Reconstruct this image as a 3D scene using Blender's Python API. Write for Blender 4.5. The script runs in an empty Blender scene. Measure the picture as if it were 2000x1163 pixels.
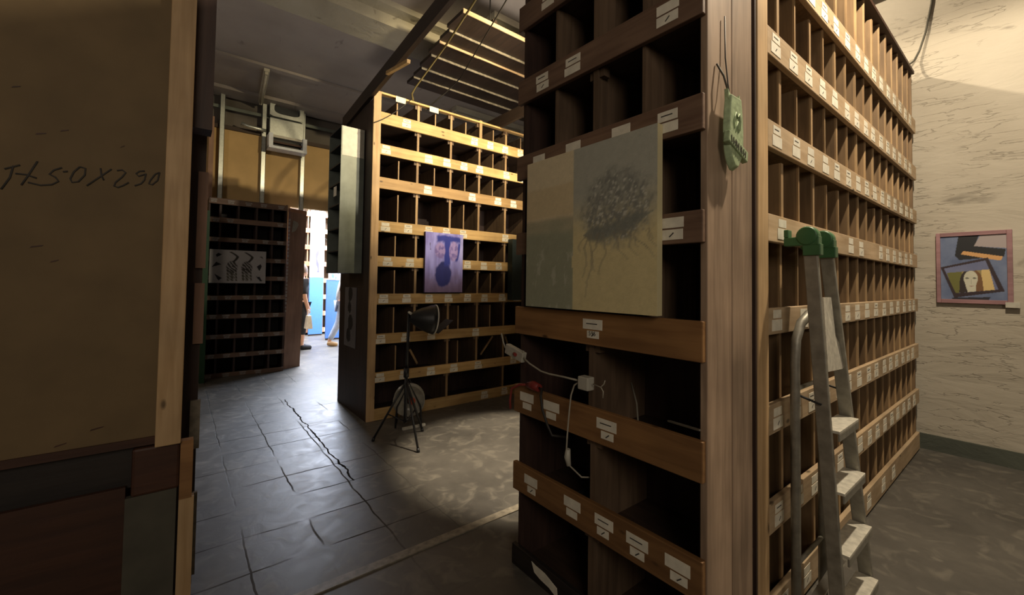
import bpy, bmesh, math, random
from mathutils import Vector, Matrix
S = bpy.context.scene
COL = S.collection
PI = math.pi

# ------------------------------------------------------------------ camera
cd = bpy.data.cameras.new('camera'); cam = bpy.data.objects.new('camera', cd); COL.objects.link(cam)
yaw, pit, rol = math.radians(51.629), math.radians(1.6966), math.radians(0.8137)
Fv = Vector((math.cos(pit)*math.cos(yaw), math.cos(pit)*math.sin(yaw), math.sin(pit)))
Rv = Vector((math.sin(yaw), -math.cos(yaw), 0)); Uv = Rv.cross(Fv)
R2 = Rv*math.cos(rol)+Uv*math.sin(rol); U2 = -Rv*math.sin(rol)+Uv*math.cos(rol)
cam.matrix_world = Matrix(((R2.x, U2.x, -Fv.x, 0), (R2.y, U2.y, -Fv.y, 0), (R2.z, U2.z, -Fv.z, 1.4), (0, 0, 0, 1)))
cd.sensor_width = 36; cd.lens = 822.8/2000*36; cd.shift_y = -52.25/2000
cd.clip_start = 0.02; S.camera = cam

# ------------------------------------------------------------------ world, exposure, lights
w = bpy.data.worlds.new('world'); S.world = w; w.use_nodes = True
w.node_tree.nodes['Background'].inputs[0].default_value = (0.9, 0.8, 0.68, 1)
w.node_tree.nodes['Background'].inputs[1].default_value = 0.0
S.view_settings.view_transform = 'Standard'; S.view_settings.look = 'None'
S.view_settings.exposure = 0.0; S.view_settings.gamma = 1; S.view_settings.use_curve_mapping = False
try: S.cycles.max_bounces = 8; S.cycles.diffuse_bounces = 5
except Exception: pass

WARM = (1.0, 0.80, 0.47); WARM2 = (1.0, 0.84, 0.62); COOL = (0.62, 0.76, 1.0); DIM = (1.0, 0.86, 0.70)
def lamp(name, kind, loc, energy, color, target=None, **kw):
    l = bpy.data.lights.new(name, kind); l.energy = energy; l.color = color
    o = bpy.data.objects.new(name, l); COL.objects.link(o); o.location = loc
    if target is not None:
        o.rotation_euler = (Vector(target)-Vector(loc)).to_track_quat('-Z', 'Y').to_euler()
    for k, v in kw.items(): setattr(l, k, v)
    return o
# ceiling lamp of the right-hand aisle (behind the camera, out of frame)
lamp('aisle_lamp_light', 'SPOT', (2.65, 0.0, 4.05), 390, WARM2, (2.65, 0.0, 0), spot_size=math.radians(172), spot_blend=.15, shadow_soft_size=0.05)
# lamp over the middle aisle, behind the near shelf: skims the shelf top onto the right wall
lamp('middle_aisle_lamp_light', 'SPOT', (3.6, 1.92, 4.12), 230, WARM2, (5.2, -.3, 3.3), spot_size=math.radians(100), spot_blend=.3, shadow_soft_size=0.03)
lamp('shelf_spot_light', 'SPOT', (2.4, 1.95, 3.7), 340, WARM, (2.4, 4.186, 3.12), spot_size=math.radians(70), spot_blend=0.6, shadow_soft_size=0.04)
lamp('floor_spot_light', 'SPOT', (2.9, 1.9, 3.5), 1000, WARM2, (2.38, 2.62, 0), spot_size=math.radians(36), spot_blend=0.45, shadow_soft_size=0.05)
# added fill lights without real lamps: middle aisle ceiling, left aisle, behind the camera
lamp('ceiling_fill', 'AREA', (3.2, 2.4, 2.3), 34, DIM, (2.4, 3.4, 4.3), size=0.7)
lamp('left_aisle_fill', 'POINT', (-1.5, 4.9, 2.9), 30, DIM, shadow_soft_size=0.35)
lamp('camera_side_fill', 'AREA', (-1.0, -2.4, 2.9), 40, DIM, (.6, 1.8, 2.1), size=1.4)
# the lit room beyond the doorway
lamp('far_room_light', 'AREA', (2.9, 10.4, 3.55), 900, (0.86, 0.90, 1.0), (2.9, 10.4, 0), size=2.6)
lamp('doorway_spot_fill', 'SPOT', (2.45, 8.9, 2.6), 330, COOL, (1.2, 5.2, 0), spot_size=math.radians(30), spot_blend=.9, shadow_soft_size=0.25)  # unseen cool spot added inside the door to streak the floor
lamp('far_room_side_fill', 'AREA', (5.0, 10.0, 2.2), 380, COOL, (2.3, 9.6, 1.0), size=1.8)  # added cool area light from the side; there is no window

# ------------------------------------------------------------------ materials
def new_mat(name):
    m = bpy.data.materials.new(name); m.use_nodes = True
    nt = m.node_tree; b = nt.nodes['Principled BSDF']
    return m, nt, b
def plain(name, c, rough=0.6, metal=0.0, noise=0.12, nscale=18, bump=0.0):
    m, nt, b = new_mat(name)
    b.inputs['Roughness'].default_value = rough; b.inputs['Metallic'].default_value = metal
    tc = nt.nodes.new('ShaderNodeTexCoord'); n = nt.nodes.new('ShaderNodeTexNoise')
    n.inputs['Scale'].default_value = nscale; n.inputs['Detail'].default_value = 4
    nt.links.new(tc.outputs['Object'], n.inputs['Vector'])
    r = nt.nodes.new('ShaderNodeValToRGB')
    r.color_ramp.elements[0].position = .3; r.color_ramp.elements[1].position = .7
    r.color_ramp.elements[0].color = (*[x*(1-noise) for x in c], 1); r.color_ramp.elements[1].color = (*[min(1, x*(1+noise)) for x in c], 1)
    nt.links.new(n.outputs['Fac'], r.inputs['Fac']); nt.links.new(r.outputs['Color'], b.inputs['Base Color'])
    if bump:
        bp = nt.nodes.new('ShaderNodeBump'); bp.inputs['Strength'].default_value = bump; bp.inputs['Distance'].default_value = .01
        nt.links.new(n.outputs['Fac'], bp.inputs['Height']); nt.links.new(bp.outputs['Normal'], b.inputs['Normal'])
    return m
def wood(name, light, dark, axis='x', rough=0.6, knots=True, vary=0.25, scale=1.0, stain=0.0):
    m, nt, b = new_mat(name)
    b.inputs['Roughness'].default_value = rough
    tc = nt.nodes.new('ShaderNodeTexCoord'); oi = nt.nodes.new('ShaderNodeObjectInfo')
    add = nt.nodes.new('ShaderNodeVectorMath'); add.operation = 'ADD'
    mul = nt.nodes.new('ShaderNodeVectorMath'); mul.operation = 'SCALE'; mul.inputs['Scale'].default_value = 40
    cx = nt.nodes.new('ShaderNodeCombineXYZ')
    for i in range(3): nt.links.new(oi.outputs['Random'], cx.inputs[i])
    nt.links.new(cx.outputs[0], mul.inputs[0])
    nt.links.new(tc.outputs['Object'], add.inputs[0]); nt.links.new(mul.outputs[0], add.inputs[1])
    mp = nt.nodes.new('ShaderNodeMapping')
    s = {'x': (1.2, 16, 16), 'y': (16, 1.2, 16), 'z': (16, 16, 1.2)}[axis]
    mp.inputs['Scale'].default_value = [k*scale for k in s]
    nt.links.new(add.outputs[0], mp.inputs['Vector'])
    n = nt.nodes.new('ShaderNodeTexNoise'); n.inputs['Scale'].default_value = 2.0; n.inputs['Detail'].default_value = 5; n.inputs['Distortion'].default_value = 0.6
    nt.links.new(mp.outputs[0], n.inputs['Vector'])
    r = nt.nodes.new('ShaderNodeValToRGB')
    r.color_ramp.elements[0].position = .32; r.color_ramp.elements[1].position = .62
    r.color_ramp.elements[0].color = (*dark, 1); r.color_ramp.elements[1].color = (*light, 1)
    nt.links.new(n.outputs['Fac'], r.inputs['Fac']); col = r.outputs['Color']
    def mixmul(col, fac_out, c2, lo, hi):
        rr = nt.nodes.new('ShaderNodeValToRGB'); rr.color_ramp.elements[0].position = lo; rr.color_ramp.elements[1].position = hi
        nt.links.new(fac_out, rr.inputs['Fac'])
        mx = nt.nodes.new('ShaderNodeMix'); mx.data_type = 'RGBA'
        nt.links.new(rr.outputs['Color'], mx.inputs['Factor']); mx.inputs[6].default_value = (*c2, 1)
        nt.links.new(col, mx.inputs[7]); return mx.outputs[2]
    if knots:
        v = nt.nodes.new('ShaderNodeTexVoronoi'); v.inputs['Scale'].default_value = 1.0
        mp2 = nt.nodes.new('ShaderNodeMapping'); s2 = {'x': (5, 11, 11), 'y': (11, 5, 11), 'z': (11, 11, 5)}[axis]
        mp2.inputs['Scale'].default_value = s2
        nt.links.new(add.outputs[0], mp2.inputs['Vector']); nt.links.new(mp2.outputs[0], v.inputs['Vector'])
        col = mixmul(col, v.outputs['Distance'], [x*.35 for x in dark], .06, .13)
    # broad wear
    n2 = nt.nodes.new('ShaderNodeTexNoise'); n2.inputs['Scale'].default_value = 3.0; n2.inputs['Detail'].default_value = 3
    nt.links.new(add.outputs[0], n2.inputs['Vector'])
    mr = nt.nodes.new('ShaderNodeMapRange'); mr.inputs['From Min'].default_value = .3; mr.inputs['From Max'].default_value = .7
    mr.inputs['To Min'].default_value = 1-vary; mr.inputs['To Max'].default_value = 1+vary*.6
    nt.links.new(n2.outputs['Fac'], mr.inputs['Value'])
    sc = nt.nodes.new('ShaderNodeVectorMath'); sc.operation = 'SCALE'
    nt.links.new(col, sc.inputs[0]); nt.links.new(mr.outputs[0], sc.inputs['Scale'])
    mr2 = nt.nodes.new('ShaderNodeMapRange'); mr2.inputs['To Min'].default_value = 1-vary*.6; mr2.inputs['To Max'].default_value = 1+vary*.4
    nt.links.new(oi.outputs['Random'], mr2.inputs['Value'])
    sc2 = nt.nodes.new('ShaderNodeVectorMath'); sc2.operation = 'SCALE'
    nt.links.new(sc.outputs[0], sc2.inputs[0]); nt.links.new(mr2.outputs[0], sc2.inputs['Scale'])
    nt.links.new(sc2.outputs[0], b.inputs['Base Color'])
    bp = nt.nodes.new('ShaderNodeBump'); bp.inputs['Strength'].default_value = .25; bp.inputs['Distance'].default_value = .004
    nt.links.new(n.outputs['Fac'], bp.inputs['Height']); nt.links.new(bp.outputs['Normal'], b.inputs['Normal'])
    return m
def attr_mat(name, rough=.6, bump=0.0):
    m, nt, b = new_mat(name); b.inputs['Roughness'].default_value = rough
    a = nt.nodes.new('ShaderNodeAttribute'); a.attribute_name = 'Col'
    nt.links.new(a.outputs['Color'], b.inputs['Base Color'])
    if bump:
        tc = nt.nodes.new('ShaderNodeTexCoord'); n = nt.nodes.new('ShaderNodeTexNoise'); n.inputs['Scale'].default_value = 160
        nt.links.new(tc.outputs['Object'], n.inputs['Vector'])
        bp = nt.nodes.new('ShaderNodeBump'); bp.inputs['Strength'].default_value = bump; bp.inputs['Distance'].default_value = .003
        nt.links.new(n.outputs['Fac'], bp.inputs['Height']); nt.links.new(bp.outputs['Normal'], b.inputs['Normal'])
    return m

M = {}
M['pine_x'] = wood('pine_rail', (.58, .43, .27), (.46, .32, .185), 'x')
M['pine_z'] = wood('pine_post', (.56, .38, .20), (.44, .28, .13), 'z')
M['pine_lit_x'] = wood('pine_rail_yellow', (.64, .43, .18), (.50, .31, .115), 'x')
M['pine_shaded_x'] = wood('shaded_pine_rail', (.44, .28, .115), (.33, .20, .075), 'x')  # darker pine: a shadow band over one rail put into the colour
M['amber_x'] = wood('amber_rail', (.29, .15, .055), (.205, .10, .036), 'x')
M['brown_x'] = wood('brown_rail', (.21, .13, .085), (.14, .08, .052), 'x', knots=False)  # lightened: lens haze over the dark unit's upper rails put into the colour
M['brown_z'] = wood('brown_plank', (.36, .255, .175), (.24, .165, .11), 'z', knots=False, vary=.3)
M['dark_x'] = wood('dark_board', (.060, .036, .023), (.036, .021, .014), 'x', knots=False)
M['end_panel'] = wood('end_panel', (.032, .018, .013), (.02, .011, .008), 'z', knots=False)
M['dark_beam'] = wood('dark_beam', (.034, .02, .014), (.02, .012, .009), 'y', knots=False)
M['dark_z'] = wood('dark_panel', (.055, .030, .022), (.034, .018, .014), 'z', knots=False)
M['slot_z'] = wood('hardboard_slot', (.16, .105, .065), (.105, .068, .042), 'z', knots=False)  # lightened likewise for the haze over the dark unit's upper dividers
M['slot_pine_z'] = wood('pine_slot', (.23, .145, .072), (.15, .092, .045), 'z', knots=False)
M['edge'] = wood('divider_edge', (.42, .28, .14), (.28, .17, .08), 'z', knots=False)
M['black_wood'] = wood('black_wood', (.022, .016, .013), (.012, .009, .008), 'x', knots=False)
M['paper_dull'] = plain('dull_paper', (.30, .27, .24), .85)
M['paper'] = plain('label_paper', (.78, .74, .62), .8, noise=.10, nscale=30)
M['ink'] = plain('ink', (.05, .045, .04), .8)
M['ply'] = plain('plywood', (.165, .112, .052), .75, noise=.14, nscale=5, bump=.05)
M['tan'] = plain('tan_board', (.62, .42, .185), .75, noise=.10, nscale=3)
M['zinc'] = plain('galvanised_steel', (.62, .66, .62), .38, .75, noise=.10, nscale=30)
M['grey_metal'] = plain('grey_metal', (.17, .195, .17), .5, .2, noise=.15, nscale=9)
M['dark_metal'] = plain('dark_metal', (.035, .04, .045), .5, .3)
M['alu'] = plain('worn_aluminium', (.30, .285, .24), .5, .45, noise=.22, nscale=24)
M['alu_tread'] = plain('worn_tread', (.66, .63, .54), .45, .3, noise=.2, nscale=40)
M['green_plastic'] = plain('green_plastic', (.045, .14, .055), .4)
M['soap_green'] = plain('pale_green_cast', (.33, .42, .24), .6, noise=.2, nscale=60, bump=.15)
M['black'] = plain('black_coating', (.012, .012, .013), .45)
M['white_metal'] = plain('white_enamel', (.60, .58, .50), .45)
M['white_plastic'] = plain('white_plastic', (.46, .44, .37), .4)
M['cable_dim'] = plain('shaded_cable', (.17, .155, .12), .6)  # pale cable darkened; shade inside the dark unit put into the colour
M['cable_white'] = plain('cable_white', (.36, .33, .26), .5)
M['hub_red'] = plain('hub_red', (.50, .09, .045), .4)
M['red'] = plain('red_plastic', (.22, .03, .025), .4)
M['rope'] = plain('rope', (.13, .10, .035), .9, nscale=80)
M['dark_cable'] = plain('dark_cable', (.02, .017, .013), .6)
M['green_paint'] = plain('green_paint', (.016, .06, .022), .55)
M['mauve'] = wood('mauve_frame', (.36, .20, .21), (.29, .15, .16), 'x', knots=False)
M['blue_paint'] = plain('blue_paint', (.085, .22, .60), .5, noise=.05)
M['white_paint'] = plain('white_paint', (.82, .82, .80), .6, noise=.03)
M['orange_x'] = wood('orange_rail', (.60, .30, .16), (.50, .24, .12), 'x', knots=False)
M['skin'] = plain('skin', (.55, .33, .25), .6, noise=.05)
M['cloth_dark'] = plain('dark_cloth', (.02, .022, .03), .9)
M['cloth_grey'] = plain('grey_cloth', (.45, .46, .48), .9)
M['denim'] = plain('pale_denim', (.36, .44, .62), .9)
M['cloth_white'] = plain('white_cloth', (.75, .74, .72), .9)
M['hair'] = plain('hair', (.16, .12, .10), .8)
M['tan_leather'] = plain('tan_leather', (.42, .28, .15), .6)
M['redbrown'] = wood('redbrown_board', (.06, .023, .011), (.04, .015, .008), 'x', knots=False)
M['greygreen'] = plain('greygreen_board', (.075, .07, .052), .7, noise=.2, nscale=8)
M['pale_edge'] = plain('pale_chipped_edge', (.22, .195, .15), .5, noise=.35, nscale=30)
M['clear'] = plain('cloudy_plastic', (.30, .285, .235), .25, noise=.2)
M['panel_brown'] = wood('brown_board', (.36, .21, .14), (.28, .16, .105), 'z', knots=False)
M['fixture'] = plain('fixture_white', (.50, .47, .38), .5, noise=.06)
M['blue_lit_metal'] = plain('blue_lit_metal', (.80, .86, 1.0), .35, noise=.1)  # bluish white: cool light on the duct mouth put into the colour
M['teal'] = plain('dark_teal', (.018, .03, .027), .6)

def floor_mat():
    m, nt, b = new_mat('concrete_tiles')
    tc = nt.nodes.new('ShaderNodeTexCoord')
    n = nt.nodes.new('ShaderNodeTexNoise'); n.inputs['Scale'].default_value = 1.6; n.inputs['Detail'].default_value = 8; n.inputs['Roughness'].default_value = .62
    nt.links.new(tc.outputs['Object'], n.inputs['Vector'])
    r = nt.nodes.new('ShaderNodeValToRGB'); e = r.color_ramp.elements
    e[0].position = .3; e[0].color = (.06, .056, .05, 1); e[1].position = .72; e[1].color = (.135, .125, .108, 1)
    nt.links.new(n.outputs['Fac'], r.inputs['Fac'])
    n2 = nt.nodes.new('ShaderNodeTexNoise'); n2.inputs['Scale'].default_value = 7; n2.inputs['Detail'].default_value = 7; n2.inputs['Distortion'].default_value = 1.2
    nt.links.new(tc.outputs['Object'], n2.inputs['Vector'])
    r2 = nt.nodes.new('ShaderNodeValToRGB'); r2.color_ramp.elements[0].position = .52; r2.color_ramp.elements[1].position = .72
    nt.links.new(n2.outputs['Fac'], r2.inputs['Fac'])
    mx = nt.nodes.new('ShaderNodeMix'); mx.data_type = 'RGBA'; mx.inputs[7].default_value = (.23, .21, .17, 1)
    hf = nt.nodes.new('ShaderNodeMath'); hf.operation = 'MULTIPLY'; hf.inputs[1].default_value = .55
    nt.links.new(r2.outputs['Color'], hf.inputs[0]); nt.links.new(hf.outputs[0], mx.inputs['Factor']); nt.links.new(r.outputs['Color'], mx.inputs[6])
    # tile joints
    br = nt.nodes.new('ShaderNodeTexBrick'); br.offset = 0.0; br.inputs['Scale'].default_value = 1
    br.inputs['Brick Width'].default_value = .33; br.inputs['Row Height'].default_value = .34; br.inputs['Mortar Size'].default_value = .006; br.inputs['Mortar Smooth'].default_value = .4
    br.inputs['Color1'].default_value = (0, 0, 0, 1); br.inputs['Color2'].default_value = (0, 0, 0, 1); br.inputs['Mortar'].default_value = (1, 1, 1, 1)
    n4 = nt.nodes.new('ShaderNodeTexNoise'); n4.inputs['Scale'].default_value = 5
    vm = nt.nodes.new('ShaderNodeVectorMath'); vm.operation = 'MULTIPLY_ADD'; vm.inputs[1].default_value = (.035, .035, 0)
    nt.links.new(tc.outputs['Object'], n4.inputs['Vector']); nt.links.new(n4.outputs['Color'], vm.inputs[0]); nt.links.new(tc.outputs['Object'], vm.inputs[2])
    nt.links.new(vm.outputs[0], br.inputs['Vector'])
    # joints are worn away to the right of the aisle
    n3 = nt.nodes.new('ShaderNodeTexNoise'); n3.inputs['Scale'].default_value = 1.3; n3.inputs['Detail'].default_value = 3
    nt.links.new(tc.outputs['Object'], n3.inputs['Vector'])
    r3 = nt.nodes.new('ShaderNodeValToRGB'); r3.color_ramp.elements[0].position = .42; r3.color_ramp.elements[1].position = .56
    nt.links.new(n3.outputs['Fac'], r3.inputs['Fac'])
    mm = nt.nodes.new('ShaderNodeMath'); mm.operation = 'MULTIPLY'
    nt.links.new(br.outputs['Color'], mm.inputs[0]); nt.links.new(r3.outputs['Color'], mm.inputs[1])
    sx = nt.nodes.new('ShaderNodeSeparateXYZ'); nt.links.new(tc.outputs['Object'], sx.inputs[0])
    mrx = nt.nodes.new('ShaderNodeMapRange'); mrx.inputs['From Min'].default_value = 1.1; mrx.inputs['From Max'].default_value = 1.6; mrx.inputs['To Min'].default_value = .6; mrx.inputs['To Max'].default_value = .06
    nt.links.new(sx.outputs[0], mrx.inputs['Value'])
    mry = nt.nodes.new('ShaderNodeMapRange'); mry.inputs['From Min'].default_value = 1.9; mry.inputs['From Max'].default_value = 2.5; mry.inputs['To Min'].default_value = .1; mry.inputs['To Max'].default_value = 1
    nt.links.new(sx.outputs[1], mry.inputs['Value'])
    mxy = nt.nodes.new('ShaderNodeMath'); mxy.operation = 'MULTIPLY'; nt.links.new(mrx.outputs[0], mxy.inputs[0]); nt.links.new(mry.outputs[0], mxy.inputs[1])
    mm3 = nt.nodes.new('ShaderNodeMath'); mm3.operation = 'MULTIPLY'
    nt.links.new(mm.outputs[0], mm3.inputs[0]); nt.links.new(mxy.outputs[0], mm3.inputs[1])
    def mth(op, a, bv):
        q = nt.nodes.new('ShaderNodeMath'); q.operation = op
        for i_, v_ in enumerate((a, bv)):
            if v_ is None: continue
            if isinstance(v_, (int, float)): q.inputs[i_].default_value = v_
            else: nt.links.new(v_, q.inputs[i_])
        return q.outputs[0]
    sw = nt.nodes.new('ShaderNodeSeparateXYZ'); nt.links.new(vm.outputs[0], sw.inputs[0])
    nf = nt.nodes.new('ShaderNodeTexNoise'); nf.inputs['Scale'].default_value = 6; nf.inputs['Detail'].default_value = 4; nt.links.new(tc.outputs['Object'], nf.inputs['Vector'])
    dev = mth('MULTIPLY', mth('SUBTRACT', nf.outputs['Fac'], .5), .07)
    dist = mth('ABSOLUTE', mth('SUBTRACT', mth('ADD', sw.outputs[0], dev), 1.03), None)
    line = mth('MULTIPLY', mth('LESS_THAN', dist, .0065), mth('MULTIPLY', mth('GREATER_THAN', sw.outputs[1], 3.05), mth('LESS_THAN', sw.outputs[1], 5.55)))
    mm2 = nt.nodes.new('ShaderNodeMath'); mm2.operation = 'MAXIMUM'
    nt.links.new(mm3.outputs[0], mm2.inputs[0]); nt.links.new(line, mm2.inputs[1])
    mj = nt.nodes.new('ShaderNodeMix'); mj.data_type = 'RGBA'; mj.inputs[7].default_value = (.025, .023, .02, 1)
    nt.links.new(mm2.outputs[0], mj.inputs['Factor']); nt.links.new(mx.outputs[2], mj.inputs[6])
    nt.links.new(mj.outputs[2], b.inputs['Base Color'])
    rr = nt.nodes.new('ShaderNodeMapRange'); rr.inputs['To Min'].default_value = .34; rr.inputs['To Max'].default_value = .62
    nt.links.new(n2.outputs['Fac'], rr.inputs['Value']); nt.links.new(mth('ADD', rr.outputs[0], mm2.outputs[0]), b.inputs['Roughness'])
    nt.links.new(mth('MULTIPLY', mth('SUBTRACT', 1.0, mm2.outputs[0]), .45), b.inputs['Specular IOR Level'])
    ad = nt.nodes.new('ShaderNodeMath'); ad.operation = 'SUBTRACT'
    nt.links.new(n2.outputs['Fac'], ad.inputs[0]); nt.links.new(mm2.outputs[0], ad.inputs[1])
    bp = nt.nodes.new('ShaderNodeBump'); bp.inputs['Strength'].default_value = .25; bp.inputs['Distance'].default_value = .007
    nt.links.new(ad.outputs[0], bp.inputs['Height']); nt.links.new(bp.outputs['Normal'], b.inputs['Normal'])
    return m
M['floor'] = floor_mat()
def plaster_mat(name, c1, c2, bumpd=.03, stretch=(1.2, 1.2, 5), crack=.0):
    m, nt, b = new_mat(name); b.inputs['Roughness'].default_value = .75
    tc = nt.nodes.new('ShaderNodeTexCoord'); mp = nt.nodes.new('ShaderNodeMapping'); mp.inputs['Scale'].default_value = stretch
    nt.links.new(tc.outputs['Object'], mp.inputs['Vector'])
    n = nt.nodes.new('ShaderNodeTexNoise'); n.inputs['Scale'].default_value = 2.2; n.inputs['Detail'].default_value = 7; n.inputs['Roughness'].default_value = .55; n.inputs['Distortion'].default_value = .5
    nt.links.new(mp.outputs[0], n.inputs['Vector'])
    n2 = nt.nodes.new('ShaderNodeTexNoise'); n2.inputs['Scale'].default_value = 1.1; n2.inputs['Detail'].default_value = 5
    nt.links.new(tc.outputs['Object'], n2.inputs['Vector'])
    r = nt.nodes.new('ShaderNodeValToRGB'); r.color_ramp.elements[0].position = .3; r.color_ramp.elements[1].position = .6
    r.color_ramp.elements[0].color = (*c2, 1); r.color_ramp.elements[1].color = (*c1, 1)
    nt.links.new(n2.outputs['Fac'], r.inputs['Fac'])
    r5 = nt.nodes.new('ShaderNodeValToRGB'); r5.color_ramp.elements[0].position = .27; r5.color_ramp.elements[1].position = .36
    nt.links.new(n.outputs['Fac'], r5.inputs['Fac'])
    mx = nt.nodes.new('ShaderNodeMix'); mx.data_type = 'RGBA'; mx.inputs[6].default_value = (*[x*.55 for x in c2], 1)
    nt.links.new(r5.outputs['Color'], mx.inputs['Factor']); nt.links.new(r.outputs['Color'], mx.inputs[7])
    nt.links.new(mx.outputs[2], b.inputs['Base Color'])
    mpc = nt.nodes.new('ShaderNodeMapping'); mpc.inputs['Scale'].default_value = (1.4, 1.1, 6.5); nt.links.new(tc.outputs['Object'], mpc.inputs['Vector'])
    nc = nt.nodes.new('ShaderNodeTexNoise'); nc.inputs['Scale'].default_value = 2.0; nc.inputs['Detail'].default_value = 4; nt.links.new(mpc.outputs[0], nc.inputs['Vector'])
    rc = nt.nodes.new('ShaderNodeValToRGB'); rc.color_ramp.elements[0].position = .49; rc.color_ramp.elements[0].color = (1, 1, 1, 1); rc.color_ramp.elements[1].position = .51; rc.color_ramp.elements[1].color = (1, 1, 1, 1)
    e3 = rc.color_ramp.elements.new(.5); e3.color = (1-crack, 1-crack, 1-crack, 1); nt.links.new(nc.outputs['Fac'], rc.inputs['Fac'])
    rm = nt.nodes.new('ShaderNodeValToRGB'); rm.color_ramp.elements[0].position = .42; rm.color_ramp.elements[1].position = .52; nt.links.new(n2.outputs['Fac'], rm.inputs['Fac'])
    mxm = nt.nodes.new('ShaderNodeMath'); mxm.operation = 'MAXIMUM'; nt.links.new(rc.outputs['Color'], mxm.inputs[0]); nt.links.new(rm.outputs['Color'], mxm.inputs[1])
    mc = nt.nodes.new('ShaderNodeMix'); mc.data_type = 'RGBA'; mc.inputs[6].default_value = (*[x*.62 for x in c2], 1)
    nt.links.new(mxm.outputs[0], mc.inputs['Factor']); nt.links.new(mx.outputs[2], mc.inputs[7]); nt.links.new(mc.outputs[2], b.inputs['Base Color'])
    hs = nt.nodes.new('ShaderNodeMath'); hs.operation = 'MULTIPLY_ADD'; hs.inputs[1].default_value = .35; nt.links.new(mxm.outputs[0], hs.inputs[0]); nt.links.new(n.outputs['Fac'], hs.inputs[2])
    bp = nt.nodes.new('ShaderNodeBump'); bp.inputs['Strength'].default_value = .6; bp.inputs['Distance'].default_value = bumpd
    nt.links.new(hs.outputs[0], bp.inputs['Height']); nt.links.new(bp.outputs['Normal'], b.inputs['Normal'])
    return m
M['plaster'] = plaster_mat('rough_plaster', (.45, .41, .335), (.38, .34, .27), .035, (1.0, .8, 2.4), .55)
M['ceiling'] = plaster_mat('ceiling_concrete', (.40, .36, .33), (.31, .275, .25), .008, (3, 1, 1))
M['beam'] = plaster_mat('beam_concrete', (.44, .41, .32), (.30, .27, .20), .03, (3, 3, 3))
M['wall_dark'] = plaster_mat('dark_plaster', (.16, .14, .12), (.11, .10, .085), .01, (1, 1, 1))
M['skirting'] = plaster_mat('green_skirting', (.085, .095, .075), (.05, .056, .045), .03, (2, 2, 3))

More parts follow.
